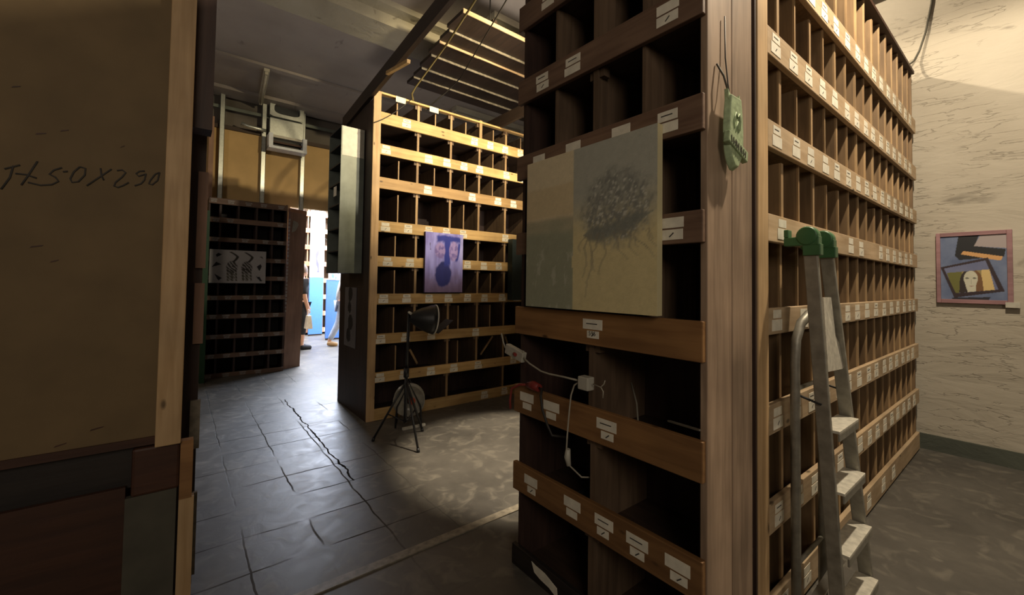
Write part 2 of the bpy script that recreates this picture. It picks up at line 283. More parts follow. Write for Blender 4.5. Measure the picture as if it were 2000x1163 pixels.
# ------------------------------------------------------------------ mesh helpers
class MB:
    """collects boxes, prisms and tubes with materials; build() links one mesh object"""
    def __init__(s): s.bm = bmesh.new(); s.mats = []
    def mi(s, m):
        m = M[m] if isinstance(m, str) else m
        if m not in s.mats: s.mats.append(m)
        return s.mats.index(m)
    def box(s, a, b, m):
        i = s.mi(m); x0, y0, z0 = a; x1, y1, z1 = b
        x0, x1 = min(x0, x1), max(x0, x1); y0, y1 = min(y0, y1), max(y0, y1); z0, z1 = min(z0, z1), max(z0, z1)
        v = [s.bm.verts.new(p) for p in ((x0, y0, z0), (x1, y0, z0), (x1, y1, z0), (x0, y1, z0), (x0, y0, z1), (x1, y0, z1), (x1, y1, z1), (x0, y1, z1))]
        for f in ((0, 3, 2, 1), (4, 5, 6, 7), (0, 1, 5, 4), (1, 2, 6, 5), (2, 3, 7, 6), (3, 0, 4, 7)):
            s.bm.faces.new([v[k] for k in f]).material_index = i
        return s
    def hexa(s, bot, top, m):
        i = s.mi(m); v = [s.bm.verts.new(p) for p in list(bot)+list(top)]; n = len(bot)
        s.bm.faces.new([v[k] for k in range(n)][::-1]).material_index = i
        s.bm.faces.new([v[n+k] for k in range(n)]).material_index = i
        for k in range(n):
            s.bm.faces.new((v[k], v[(k+1) % n], v[n+(k+1) % n], v[n+k])).material_index = i
        return s
    def bar(s, p, q, wx, wy, m, up=(0, 0, 1)):
        """rectangular bar from p to q"""
        p, q = Vector(p), Vector(q); d = (q-p).normalized(); u = Vector(up)
        if abs(d.dot(u)) > .99: u = Vector((0, 1, 0))
        a = d.cross(u).normalized()*wx/2; c = a.cross(d).normalized()*wy/2
        r = lambda o: [o-a-c, o+a-c, o+a+c, o-a+c]
        return s.hexa(r(p), r(q), m)
    def tube(s, pts, r, m, n=8, cap=True, smooth=True):
        i = s.mi(m); pts = [Vector(p) for p in pts]; rings = []
        rs = r if isinstance(r, (list, tuple)) else [r]*len(pts)
        prev = None
        for k, p in enumerate(pts):
            d = (pts[min(k+1, len(pts)-1)]-pts[max(k-1, 0)]).normalized()
            if prev is None:
                u = Vector((0, 0, 1)) if abs(d.z) < .9 else Vector((1, 0, 0)); a = d.cross(u).normalized()
            else:
                a = (prev-d*prev.dot(d)).normalized()
            prev = a; c = d.cross(a)
            rings.append([s.bm.verts.new(p+(a*math.cos(t)+c*math.sin(t))*rs[k]) for t in (2*PI*j/n for j in range(n))])
        for k in range(len(rings)-1):
            for j in range(n):
                f = s.bm.faces.new((rings[k][j], rings[k][(j+1) % n], rings[k+1][(j+1) % n], rings[k+1][j])); f.material_index = i; f.smooth = smooth
        if cap:
            s.bm.faces.new(rings[0][::-1]).material_index = i; s.bm.faces.new(rings[-1]).material_index = i
        return s
    def lathe(s, prof, o, axis, m, n=24):
        """profile [(r, t)] swept about axis at o"""
        i = s.mi(m); o = Vector(o); d = Vector(axis).normalized(); u = Vector((0, 0, 1)) if abs(d.z) < .9 else Vector((1, 0, 0))
        a = d.cross(u).normalized(); c = d.cross(a); rings = []
        for r, t in prof:
            rings.append([s.bm.verts.new(o+d*t+(a*math.cos(q)+c*math.sin(q))*max(r, 1e-4)) for q in (2*PI*j/n for j in range(n))])
        for k in range(len(rings)-1):
            for j in range(n):
                f = s.bm.faces.new((rings[k][j], rings[k][(j+1) % n], rings[k+1][(j+1) % n], rings[k+1][j])); f.material_index = i; f.smooth = True
        return s
    def poly(s, pts, m):
        f = s.bm.faces.new([s.bm.verts.new(p) for p in pts]); f.material_index = s.mi(m); return s
    def build(s, name, parent=None, bevel=0):
        bmesh.ops.recalc_face_normals(s.bm, faces=s.bm.faces)
        me = bpy.data.meshes.new(name); s.bm.to_mesh(me); s.bm.free()
        for m in s.mats: me.materials.append(m)
        o = bpy.data.objects.new(name, me); COL.objects.link(o)
        if parent is not None: o.parent = parent
        if bevel:
            b = o.modifiers.new('bevel', 'BEVEL'); b.width = bevel; b.segments = 2; b.limit_method = 'ANGLE'
        return o
def tag(o, label, cat, group=None):
    o['label'] = label; o['category'] = cat
    if group: o['group'] = group
    return o
def empty(name, loc, label, cat, rz=0, group=None):
    o = bpy.data.objects.new(name, None); COL.objects.link(o); o.location = loc; o.rotation_euler = (0, 0, rz)
    o.empty_display_size = .1
    return tag(o, label, cat, group)
def struct(o): o['kind'] = 'structure'; return o
def box(name, a, b, m, parent=None, bevel=0): return MB().box(a, b, m).build(name, parent, bevel)

# value noise for the paintings
def _h(ix, iy, s):
    n = (ix*374761393+iy*668265263+s*1442695041) & 0xffffffff
    n = ((n ^ (n >> 13))*1274126177) & 0xffffffff
    return ((n ^ (n >> 16)) & 0xffff)/65535
def vn(x, y, s=0):
    ix, iy = math.floor(x), math.floor(y); fx, fy = x-ix, y-iy
    fx = fx*fx*(3-2*fx); fy = fy*fy*(3-2*fy)
    a = _h(ix, iy, s)*(1-fx)+_h(ix+1, iy, s)*fx; b = _h(ix, iy+1, s)*(1-fx)+_h(ix+1, iy+1, s)*fx
    return a*(1-fy)+b*fy
def fbm(x, y, s=0): return .5*vn(x, y, s)+.25*vn(2*x, 2*y, s+1)+.15*vn(4*x, 4*y, s+2)+.1*vn(8*x, 8*y, s+3)
def mixc(a, b, t): t = max(0, min(1, t)); return tuple(x*(1-t)+y*t for x, y in zip(a, b))
def sst(a, b, x):
    t = max(0, min(1, (x-a)/(b-a))); return t*t*(3-2*t)
def inpoly(x, y, P):
    c = False; j = len(P)-1
    for i in range(len(P)):
        if (P[i][1] > y) != (P[j][1] > y) and x < (P[j][0]-P[i][0])*(y-P[i][1])/(P[j][1]-P[i][1])+P[i][0]: c = not c
        j = i
    return c
def painted(name, w, h, t, fn, nx, ny, mat, parent, edge):
    """board in local x-z, front face towards -y at y=0, colours of the artwork from fn(u, v)"""
    bm = bmesh.new(); V = [[bm.verts.new((w*i/nx, 0, h*j/ny)) for i in range(nx+1)] for j in range(ny+1)]
    for j in range(ny):
        for i in range(nx): bm.faces.new((V[j][i], V[j][i+1], V[j+1][i+1], V[j+1][i]))
    cols = [fn(i/nx, j/ny) for j in range(ny+1) for i in range(nx+1)]
    me = bpy.data.meshes.new(name)
    # sides and back
    b0 = [bm.verts.new(p) for p in ((0, 0, 0), (w, 0, 0), (w, 0, h), (0, 0, h), (0, t, 0), (w, t, 0), (w, t, h), (0, t, h))]
    for f in ((0, 4, 5, 1), (1, 5, 6, 2), (2, 6, 7, 3), (3, 7, 4, 0), (4, 7, 6, 5)):
        bm.faces.new([b0[k] for k in f])
    cols += [edge]*8
    bm.to_mesh(me); bm.free()
    a = me.attributes.new('Col', 'FLOAT_COLOR', 'POINT')
    for i, c in enumerate(cols): a.data[i].color = (*c, 1)
    me.materials.append(mat); o = bpy.data.objects.new(name, me); COL.objects.link(o); o.parent = parent
    return o
M['canvas'] = attr_mat('canvas_paint', .75, .25); M['print'] = attr_mat('print_paint', .6)

# ------------------------------------------------------------------ shell
CEIL = 4.3
struct(box('floor', (-4, -4, -.1), (7, 14, 0), 'floor'))
struct(box('ceiling', (-4, -4, CEIL), (7, 14, CEIL+.15), 'ceiling'))
struct(box('wall_right', (5.2, -4, 0), (5.4, 14, CEIL), 'plaster'))
struct(box('baseboard_right', (5.175, -4, 0), (5.2, 7.9, .13), 'skirting'))
struct(box('wall_left', (-4.2, -4, 0), (-4, 14, CEIL), 'wall_dark'))
struct(box('wall_front', (-4, -4.2, 0), (5.4, -4, CEIL), 'wall_dark'))
struct(box('wall_far', (-4, 13.2, 0), (5.4, 13.4, CEIL), 'white_paint'))
wb = MB()
DX0, DX1, DZ = 1.45, 3.3, 2.64
wb.box((-4, 7.9, 0), (DX0, 8.0, 3.78), 'tan').box((DX1, 7.9, 0), (5.2, 8.0, 3.78), 'tan').box((DX0, 7.9, DZ), (DX1, 8.0, 3.78), 'tan')
wb.box((-4, 8.0, 3.78), (5.2, 8.1, CEIL), 'wall_dark')
struct(wb.build('wall_back'))
struct(box('trim_1', (-4, 7.86, 3.74), (5.2, 7.9, 3.8), 'dark_x'))
# concrete beams and ribs of the ceiling
def beam(y0, y1, zb, name='trim_2'):
    random.seed(5); m = MB(); n = 60
    for k in range(n):
        pass
    m.box((-4, y0, zb), (5.2, y1, CEIL), 'beam')
    m.box((-4, y1, zb+.1), (5.2, y1+.12, CEIL), 'beam')
    m.box((-4, y0-.14, zb+.12), (5.2, y0, CEIL), 'beam')
    return struct(m.build(name))
beam(4.28, 4.72, 4.12)
struct(box('trim_3', (-4, 6.45, CEIL-.035), (5.2, 6.56, CEIL), 'ceiling'))
struct(box('trim_4', (-4, 7.55, CEIL-.05), (5.2, 7.9, CEIL), 'ceiling'))
struct(box('trim_5', (-1.0, 2.03, 0), (1.75, 2.085, .006), 'pale_edge'))
for k, y in enumerate((1.0, -1.6)): struct(box('trim_%d' % (6+k), (-4, y, CEIL-.16), (5.2, y+.4, CEIL), 'beam'))

# ------------------------------------------------------------------ shelf rows
rnd = random.Random(11)
def label_mesh(mb, x, zc, y, s=1.0, kind=0, pm='paper'):
    """a pair of paper labels on a rail whose front is at local y"""
    w1, h1, w2, h2 = ((.085, .034, .10, .046), (.10, .042, .062, .03), (.085, .036, .09, .036), (.085, .020, .07, .022))[kind]
    w1 *= s*rnd.uniform(.92, 1.05); w2 *= s*rnd.uniform(.92, 1.05); h1 *= s; h2 *= s
    dz = rnd.uniform(-.004, .004); dx = rnd.uniform(-.006, .006)
    zt = zc+(h1+h2+.006)/2+dz
    mb.box((x-w1/2, y-.0012, zt-h1), (x+w1/2, y, zt), pm)
    mb.box((x+dx-w2/2, y-.0016, zt-h1-.006-h2), (x+dx+w2/2, y, zt-h1-.006), pm)
    # printed line and a pencilled tick
    mb.box((x-w1*.32, y-.0018, zt-h1*.5), (x+w1*.25, y-.0011, zt-h1*.5+.004*s), 'ink') if rnd.random() < .45 else None
    if rnd.random() < .7:
        q = zt-h1-.006-h2*.55
        mb.bar((x+dx-.006, y-.002, q-.006), (x+dx+.01, y-.002, q+.008), .004, .001, 'ink', up=(0, 1, 0))
    return mb
def pigeonhole(root, W, D, H, rails, levels, T, mats, overhang=0.0, max_lab=99, n_div_parts=99, side_x=.022, stuff_after=None):
    """rails: (zb, zt, material, x0, x1, label xs, label kind); levels[i]: dividers standing on shelf i: (x, kind, height fraction)"""
    P = lambda n, a, b, m: box(n, a, b, m, root)
    P('back_panel', (0, D-.012, .0), (W, D, H-.02), mats['back'])
    stuffd = MB(); stuffl = MB(); ns = nl = 0
    for i, (zb, zt, m, x0, x1, labs, kind) in enumerate(rails):
        P('shelf_board', (.01, .005, zb+.012), (W-.01, D-.013, zb+.034), mats['shelf'])
        r = box('front_rail', (x0, -.022, zb), (x1, .002, zt), m, root, .003)
        for x in labs:
            if x > x1-.05 or x < x0+.05: continue
            if stuff_after and x > stuff_after: label_mesh(stuffl, x, (zb+zt)/2, -.022, kind=kind, pm=mats.get('paper', 'paper')); nl += 1; continue
            label_mesh(MB(), x, (zb+zt)/2, -.022, kind=kind, pm=mats.get('paper', 'paper')).build('paper_label', r)
        ztop = rails[i+1][0]+.012 if i+1 < len(rails) else H-.02
        for (x, k, hf) in levels[i]:
            b = stuffd if (stuff_after and x > stuff_after) else MB()
            th = .026 if k == 'm' else .013
            z0 = zb+.034; z1 = z0+(ztop-z0)*hf
            dm = mats['div']
            lean = rnd.uniform(-.004, .004)
            b.box((x-th/2, .012, z0), (x+th/2, D-.014, z1), dm)
            b.box((x-th/2, .004, z0), (x+th/2, .012, z1), mats['edge'])
            if k == 'm' and mats.get('cleat'):
                b.box((x-.038, .012, ztop-.045), (x-th/2, .05, ztop), mats['div']); b.box((x+th/2, .012, ztop-.045), (x+.038, .05, ztop), mats['div'])
            if b is stuffd: ns += 1
            else: b.build('divider', root)
    if ns: o = stuffd.build('far_divider', root); o['kind'] = 'stuff'
    if nl: o = stuffl.build('far_paper_label', root); o['kind'] = 'stuff'

# --- near long shelf (right) : origin at its front left foot
NL = empty('pigeonhole_shelf', (1.765, .712, 0), 'long pine pigeonhole shelf with rows of paper labels behind the stepladder', 'shelf')
RW = 3.335
railsR = []
zR = [(.015, .155), (.41, .53), (.803, .923), (1.205, 1.314), (1.586, 1.70), (1.975, 2.09), (2.362, 2.48), (2.78, 2.90)]
def div_row(off, sp=.206, n=15): return [.10+off+sp*(k+1) for k in range(n) if .10+off+sp*(k+1) < RW-.06]
offs = [0, .005, -.012, 0, .02, 0, -.02, .01]
labR = [[.25, .52, .95, 1.3, 1.62, 2.0, 2.3], None, None, None, [.25, .56, .80, 1.28, 1.5, 2.0, 2.2, 2.42, 2.62, 2.85, 3.05], None, None, None]
levelsR = []
for i, (zb, zt) in enumerate(zR):
    xs = div_row(offs[i])
    labs = labR[i] if labR[i] else [x-.10+rnd.uniform(-.012, .012) for x in xs]
    if i == 3: labs = [.19, .5, .79, 1.2, 1.4, 1.62, 1.85, 2.08, 2.3, 2.52, 2.75, 2.98, 3.15]
    railsR.append((zb, zt, M['pine_x'], .102, RW, labs, 0))
    levelsR.append([(x, 'h' if (k % 2) else 'm', 1.0 if rnd.random() < .8 else .9) for k, x in enumerate(xs)])
pigeonhole(NL, RW, .44, 3.34, railsR, levelsR, 0, {'back': M['slot_z'], 'shelf': M['slot_pine_z'], 'div': M['slot_pine_z'], 'edge': M['edge']}, stuff_after=2.4)
box('stile', (0, -.024, 0), (.10, .0, 3.34), 'pine_z', NL, .004)
box('side_panel', (0, .0, 0), (.022, .44, 3.34), 'dark_z', NL)
box('side_panel', (RW-.022, .0, 0), (RW, .44, 3.34), 'slot_pine_z', NL)
box('top_board', (.0, -.02, 3.32), (RW, .44, 3.345), 'redbrown', NL)

# --- end unit closing the near row, faces the middle aisle
NE = empty('pigeonhole_cabinet', (1.374, 1.655, 0), 'dark brown pigeonhole unit with amber lower rails holding a large canvas', 'shelf', -PI/2)
zE = [(-0.0, .10, 'black_wood'), (.37, .505, 'amber_x'), (.755, .89, 'amber_x'), (1.147, 1.283, 'amber_x'), (1.545, 1.655, 'brown_x'), (1.925, 2.048, 'brown_x'), (2.318, 2.44, 'brown_x'), (2.70, 2.83, 'brown_x')]
labE = [[], [.115, .385, .557, .711, .871], [.078, .25, .566], [.49], [.02, .85], [.145, .37, .627, .829], [.16, .364, .828], [.2, .45, .8]]
kE = [0, 1, 1, 1, 2, 2, 2, 2]
railsE = [(zb, zt, M[m], -.022, .958 if i else .963, labE[i], kE[i]) for i, (zb, zt, m) in enumerate(zE)]
levE = [[(.467, 'm', 1)], [(.475, 'm', 1)], [(.463, 'm', 1)], [(.475, 'm', 1), (.72, 'h', 1)], [(.475, 'm', 1), (.72, 'h', 1)],
        [(.235, 'h', 1), (.475, 'm', 1), (.713, 'h', 1)], [(.235, 'h', 1), (.475, 'm', 1), (.713, 'h', 1)], [(.235, 'h', 1), (.475, 'm', 1), (.713, 'h', 1)]]
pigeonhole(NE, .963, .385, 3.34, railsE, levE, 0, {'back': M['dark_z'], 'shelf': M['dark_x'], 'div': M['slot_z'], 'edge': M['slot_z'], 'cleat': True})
box('side_panel', (0, 0, 0), (.022, .385, 3.34), 'dark_z', NE)
for a, b in ((0, .176), (.180, .345)):
    box('side_plank', (.938, a, 0), (.963, b, 3.34), 'brown_z', NE, .003)
box('top_board', (-.01, -.01, 3.32), (.965, .388, 3.345), 'dark_x', NE)
# torn paper on the bottom rail
for pts, nm in (([(.13, .085), (.16, .08), (.22, .078), (.30, .055), (.305, .012), (.25, .03), (.19, .035), (.15, .045)], 0), ([(.40, .075), (.47, .07), (.50, .03), (.46, .01), (.41, .03)], 0)):
    m = MB(); m.hexa([(x, -.0225, z) for x, z in pts], [(x, -.0245, z) for x, z in pts], 'paper'); o = m.build('torn_paper', NE)
# number on the single label
def text_mesh(txt, size, name, mat, parent, loc, rot):
    c = bpy.data.curves.new(name, 'FONT'); c.body = txt; c.size = size; c.align_x = 'CENTER'; c.align_y = 'CENTER'; c.extrude = .0003
    t = bpy.data.objects.new(name, c); COL.objects.link(t); bpy.context.view_layer.update()
    me = bpy.data.meshes.new_from_object(t.evaluated_get(bpy.context.evaluated_depsgraph_get())); bpy.data.objects.remove(t)
    me.materials.append(M[mat]); o = bpy.data.objects.new(name, me); COL.objects.link(o); o.parent = parent; o.location = loc; o.rotation_euler = rot
    return o
text_mesh('595', .026, 'label_number', 'ink', NE, (.49, -.0242, 1.195), (PI/2, 0, 0))

# back half of the near row (faces the middle aisle, seen only from its end)
NB = empty('pigeonhole_back_unit', (1.765, 1.655, 0), 'rear half of the near shelf row, dark wood behind the pine unit', 'shelf')
box('back_panel', (0, -.48, 0), (RW, -.465, 3.34), 'slot_z', NB)
box('side_panel', (0, -.465, 0), (.022, 0, 3.34), 'dark_z', NB)
box('side_panel', (RW-.022, -.465, 0), (RW, 0, 3.34), 'dark_z', NB)
for z in (.1, .49, .88, 1.27, 1.66, 2.05, 2.44, 2.83, 3.31): box('shelf_board', (.022, -.465, z), (RW-.022, 0, z+.025), 'slot_z', NB)

# --- middle row, lit yellow
MS = empty('pigeonhole_shelf', (1.50, 4.208, 0), 'tall pigeonhole shelf lit yellow, with the purple painting on its front', 'shelf')
MW = 3.5
zM = [(0, .115), (.375, .479), (.762, .868), (1.165, 1.275), (1.55, 1.66), (1.905, 2.02), (2.35, 2.468), (2.70, 2.81), (3.02, 3.142)]
labM = [[.12, 1.42, 1.72, 2.2], [.13, .39, .7, .99, 1.32, 1.85, 2.1, 2.3], [.13, .40, .70, 1.28, 2.2], [.15, .40, .66, .90, 1.16, 1.4, 1.66, 1.9, 2.15],
        [.18, .43, .66, .9, 1.15, 1.38, 1.6, 1.85, 2.1], [.15, .40, .64, .86, 1.08, 1.7, 1.95, 2.2], [.62, 1.2, 1.58, 1.82, 2.05], [.14, .62, .85, 1.08, 1.30, 1.7, 1.93, 2.15], [.36, 1.22, 1.45, 1.68, 1.92, 2.2]]
mains = [.505, .915, 1.31, 1.71, 2.12, 2.53, 2.94]
halfsM = [[], [.30, 1.05], [.27, 1.05, 1.5], [.27, 1.5], [.27, ], [.29, 1.10], [.29, .71, 1.11, 1.51], [1.51], [.26, .71, 1.11, 1.51, 1.95]]
railsM = [(zb, zt, M['pine_shaded_x' if i == 6 else 'pine_lit_x'], .075, MW, labM[i], 0) for i, (zb, zt) in enumerate(zM)]
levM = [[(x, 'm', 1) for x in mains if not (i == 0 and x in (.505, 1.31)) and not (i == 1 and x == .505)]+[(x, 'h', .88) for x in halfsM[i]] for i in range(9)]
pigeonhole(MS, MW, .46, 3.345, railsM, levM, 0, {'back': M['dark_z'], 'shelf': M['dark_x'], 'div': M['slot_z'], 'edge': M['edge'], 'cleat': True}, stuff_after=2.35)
box('stile', (0, -.026, 0), (.078, .0, 3.345), 'pine_z', MS, .003)
box('side_panel', (-.004, 0, 0), (.02, .93, 3.25), 'end_panel', MS)
box('side_panel', (MW-.02, 0, 0), (MW, .93, 3.3), 'dark_z', MS)
box('rear_panel', (.02, .91, 0), (MW-.02, .93, 3.25), 'dark_z', MS)
box('top_strip', (.0, -.024, 3.325), (MW, .03, 3.345), 'pine_lit_x', MS)
for x in (.23, .62): box('folded_card', (x, -.027, 3.285), (x+.11, -.0245, 3.345), 'paper', MS)
for x in (1.31, 2.12): box('stile', (x-.018, -.018, 3.142), (x+.018, -.0, 3.36), 'pine_z', MS)

# --- dark shelf at the far left
FS = empty('pigeonhole_shelf', (.31, 7.322, 0), 'dark pigeonhole shelf at the far end carrying the black and white painting', 'shelf')
FW = 1.0
zF = [(0.0+.315*k-.0, .065+.315*k) for k in range(8)]+[(2.44, 2.56)]
zF = [(.0, .06), (.27, .335), (.545, .61), (.83, .895), (1.10, 1.165), (1.385, 1.45), (1.655, 1.72), (1.935, 2.0), (2.21, 2.285), (2.475, 2.56)]
levF = [[(x, 'm', 1) for x in (.14, .36, .59, .80)] for _ in zF]
railsF = [(zb, zt, M['brown_x'], 0, FW, [x+rnd.uniform(-.03, .03) for x in (.08, .25, .47, .68, .90) if rnd.random() < .85], 3) for zb, zt in zF]
levF[-1] = []
pigeonhole(FS, FW, .40, 2.57, railsF, levF, 0, {'back': M['black_wood'], 'shelf': M['black_wood'], 'div': M['dark_z'], 'edge': M['dark_z'], 'paper': 'paper_dull'})
box('side_panel', (0, 0, 0), (.02, .40, 2.57), 'dark_z', FS); box('side_panel', (FW-.02, 0, 0), (FW, .40, 2.57), 'dark_z', FS)
PB = empty('leaning_board', (1.333, 7.43, 0), 'upright brown board with a top edge coloured as lit beside the far doorway', 'board', math.radians(26)); PB.rotation_euler.y = .02
box('board', (.0, 0, 0), (.29, .05, 2.50), 'panel_brown', PB); box('lit_top_edge', (-.004, -.004, 2.49), (.294, .054, 2.55), 'orange_x', PB)  # paler top strip: light on the board's upper edge put into the colour
m = MB()
for k in range(26):
    z = .9+1.5*k/26; m.box((-.012+rnd.uniform(-.004, .004), -.004, z), (.0, .02, z+rnd.uniform(.02, .05)), 'white_plastic')
m.build('torn_tape', PB)
m = MB(); m.hexa([(.03, -.002, 2.16), (.05, -.002, 2.36), (.13, -.002, 2.34), (.15, -.002, 2.30), (.10, -.002, 2.2)], [(.03, -.004, 2.16), (.05, -.004, 2.36), (.13, -.004, 2.34), (.15, -.004, 2.30), (.10, -.004, 2.2)], 'cable_white'); m.build('torn_label', PB)
tag(box('green_plank', (.255, 7.02, 0), (.315, 7.24, 2.33), 'green_paint'), 'dark green painted upright plank at the left end of the far dark shelf', 'plank')

# ------------------------------------------------------------------ left partition
LP = empty('plywood_partition', (-.05, 2.2, 0), 'dim tan plywood partition in the left foreground with handwritten numbers and a pine post', 'partition')
box('plywood_panel', (-1.6, 0, .775), (0.0, .015, 4.25), 'ply', LP)
box('bottom_trim', (-1.6, -.008, .745), (0.0, .015, .775), 'redbrown', LP)
box('post', (-.003, -.03, .735), (.078, .03, 4.28), 'pine_z', LP, .004)
box('gap_shade_strip', (-1.6, .03, .58), (.0, .06, .75), 'black_wood', LP)  # black strip filling the open gap; the gap's shade is its colour
box('block', (-.07, -.005, .55), (.078, .05, .735), 'redbrown', LP, .01)
box('lower_board', (-1.6, 0, 0), (-.085, .02, .595), 'redbrown', LP)
box('lower_board', (-.085, -.006, 0), (.07, .02, .552), 'greygreen', LP)
box('end_strip', (.078, 0, 0), (.128, .035, .50), 'pine_z', LP)
box('end_strip', (.078, -.005, .50), (.120, .035, .735), 'amber_x', LP)
# handwriting in marker: H 50 X 290
def strokes(parent, items, y, r=.003):
    mb = MB()
    for st in items:
        mb.tube([(x, y, z) for x, z in st], r, 'ink', 6)
    return mb.build('handwriting', parent)
HW = [
 [(-.45, 1.83), (-.415, 1.845)], [(-.43, 1.842), (-.437, 1.80), (-.455, 1.76)],
 [(-.375, 1.86), (-.395, 1.81), (-.41, 1.775)], [(-.425, 1.815), (-.40, 1.812), (-.375, 1.80)],
 [(-.315, 1.84), (-.335, 1.83), (-.345, 1.815), (-.33, 1.805), (-.322, 1.79), (-.338, 1.778), (-.365, 1.775), (-.395, 1.785)], [(-.312, 1.825), (-.30, 1.827)],
 [(-.27, 1.845), (-.255, 1.84), (-.256, 1.815), (-.272, 1.79), (-.288, 1.787), (-.293, 1.80), (-.285, 1.825), (-.27, 1.845)],
 [(-.185, 1.84), (-.21, 1.815), (-.25, 1.775)], [(-.215, 1.842), (-.212, 1.815), (-.205, 1.797)],
 [(-.17, 1.835), (-.155, 1.838), (-.145, 1.828), (-.155, 1.81), (-.172, 1.79), (-.176, 1.775), (-.165, 1.77), (-.15, 1.778), (-.135, 1.79)],
 [(-.09, 1.836), (-.105, 1.835), (-.115, 1.825), (-.107, 1.815), (-.092, 1.822), (-.086, 1.826), (-.09, 1.80), (-.10, 1.785), (-.118, 1.777)],
 [(-.045, 1.832), (-.058, 1.825), (-.072, 1.80), (-.076, 1.785), (-.066, 1.782), (-.05, 1.80), (-.045, 1.832)],
]
strokes(LP, [[(x+.024, z-.008+.14*(x+.05)) for x, z in s] for s in HW], -.001)
# scuffs on the plywood
scuff = MB()
for (x, z, l) in ((-.36, 1.90, .025), (-.30, 1.925, .02), (-.36, 1.50, .03), (-.19, .83, .035), (-.28, .79, .03), (-.42, 2.05, .02), (-.31, 1.45, .02), (-.14, 1.9, .012)):
    scuff.hexa([(x, -.001, z), (x+l, -.001, z+.008), (x+l*1.1, -.001, z+.012), (x+.004, -.001, z+.006)], [(x, -.0018, z), (x+l, -.0018, z+.008), (x+l*1.1, -.0018, z+.012), (x+.004, -.0018, z+.006)], 'redbrown')
scuff.build('scuff_mark', LP)
tag(box('hanging_post', (.028, 2.25, 2.05), (.098, 2.36, 4.29), 'dark_z'), 'dark brown hanging post just right of the pine post', 'post')
LR = empty('shelf_row_end', (.0, 2.45, 0), 'end of the left shelf row seen edge-on behind the pine post', 'shelf end')
box('end_board', (-1.2, 0, 0), (.088, .9, 3.2), 'dark_z', LR)
for z0, z1, m_ in ((.05, .42, 'pale_edge'), (.62, .84, 'pale_edge'), (1.1, 1.38, 'panel_brown'), (1.45, 1.9, 'panel_brown')): box('edge_strip', (.06, -.02, z0), (.098, .0, z1), m_, LR)

# ------------------------------------------------------------------ back wall fittings
for k, x in enumerate((.46, 1.02, 1.60)):
    m = MB(); m.box((x-.032, 7.80, 2.3), (x+.032, 7.806, 4.25), 'zinc').box((x-.032, 7.80, 2.3), (x-.027, 7.855, 4.25), 'zinc').box((x+.027, 7.80, 2.3), (x+.032, 7.855, 4.25), 'zinc')
    tag(m.build('metal_stud'), ('leftmost galvanised stud on the tan wall, behind the dark shelf', 'galvanised stud on the tan wall just left of the metal duct', 'galvanised stud on the tan wall just right of the metal duct')[k], 'stud', 'galvanised studs on the tan wall')
DU = empty('ventilation_duct', (1.08, 7.715, 3.4), 'grey sheet metal duct with an oval opening high on the tan wall', 'duct')
# face plate with oval cut-out built as a ring
m = MB(); zi = m.mi('zinc')
n = 40; W_, H_ = .50, .60
outer, inner = [], []
for k in range(n):
    t = 2*PI*k/n; c, s_ = math.cos(t), math.sin(t)
    q = max(abs(c)/(W_/2), abs(s_)/(H_/2*.5)); outer.append((.25+c/q, .70+s_/q))
    e = (abs(c)**3.5+abs(s_)**3.5)**(-1/3.5); inner.append((.25+.19*c*e, .69+.085*s_*e))
vo = [m.bm.verts.new((x, -.02, z-.25)) for x, z in outer]; vi = [m.bm.verts.new((x, -.02, z-.25)) for x, z in inner]; vb = [m.bm.verts.new((x, .07, z-.25)) for x, z in inner]; vob = [m.bm.verts.new((x, .07, z-.25)) for x, z in outer]
for k in range(n):
    j = (k+1) % n
    m.bm.faces.new((vo[k], vo[j], vi[j], vi[k])).material_index = zi
    m.bm.faces.new((vi[k], vi[j], vb[j], vb[k])).material_index = zi
    m.bm.faces.new((vo[j], vo[k], vob[k], vob[j])).material_index = zi
m.build('upper_plate', DU).location = (0, 0, .35)
box('duct_interior', (.03, .06, .56), (.47, .08, .98), 'dark_metal', DU)
box('lower_plate', (0, -.03, .30), (.50, .05, .62), 'zinc', DU, .006)
m = MB(); m.box((-.03, -.20, .10), (.03, .0, .32), 'blue_lit_metal').box((.46, -.20, .10), (.52, .0, .32), 'blue_lit_metal').box((-.03, -.22, .08), (.52, .0, .12), 'blue_lit_metal').box((.02, -.16, .27), (.47, -.0, .31), 'white_metal').box((.02, -.05, .12), (.47, -.0, .27), 'black')
m.build('duct_mouth', DU)
m = MB(); m.box((.03, -.13, .19), (.46, -.10, .22), 'redbrown'); m.build('flap', DU)
tag(MB().tube([(.70, 7.72, 3.83), (.80, 7.70, 3.80), (.95, 7.70, 3.79), (1.03, 7.72, 3.79)], .028, 'zinc').build('pipe'), 'short grey pipe running left of the metal duct under the ceiling', 'pipe')
tag(box('duct_rail', (-.2, 7.862, 4.05), (2.2, 7.895, 4.10), 'grey_metal'), 'thin metal rail along the top of the tan wall', 'rail')
tag(box('rafter_board', (.30, 7.72, 2.5), (.36, 7.82, 3.85), 'panel_brown'), 'reddish brown upright board left of the leftmost stud', 'board')

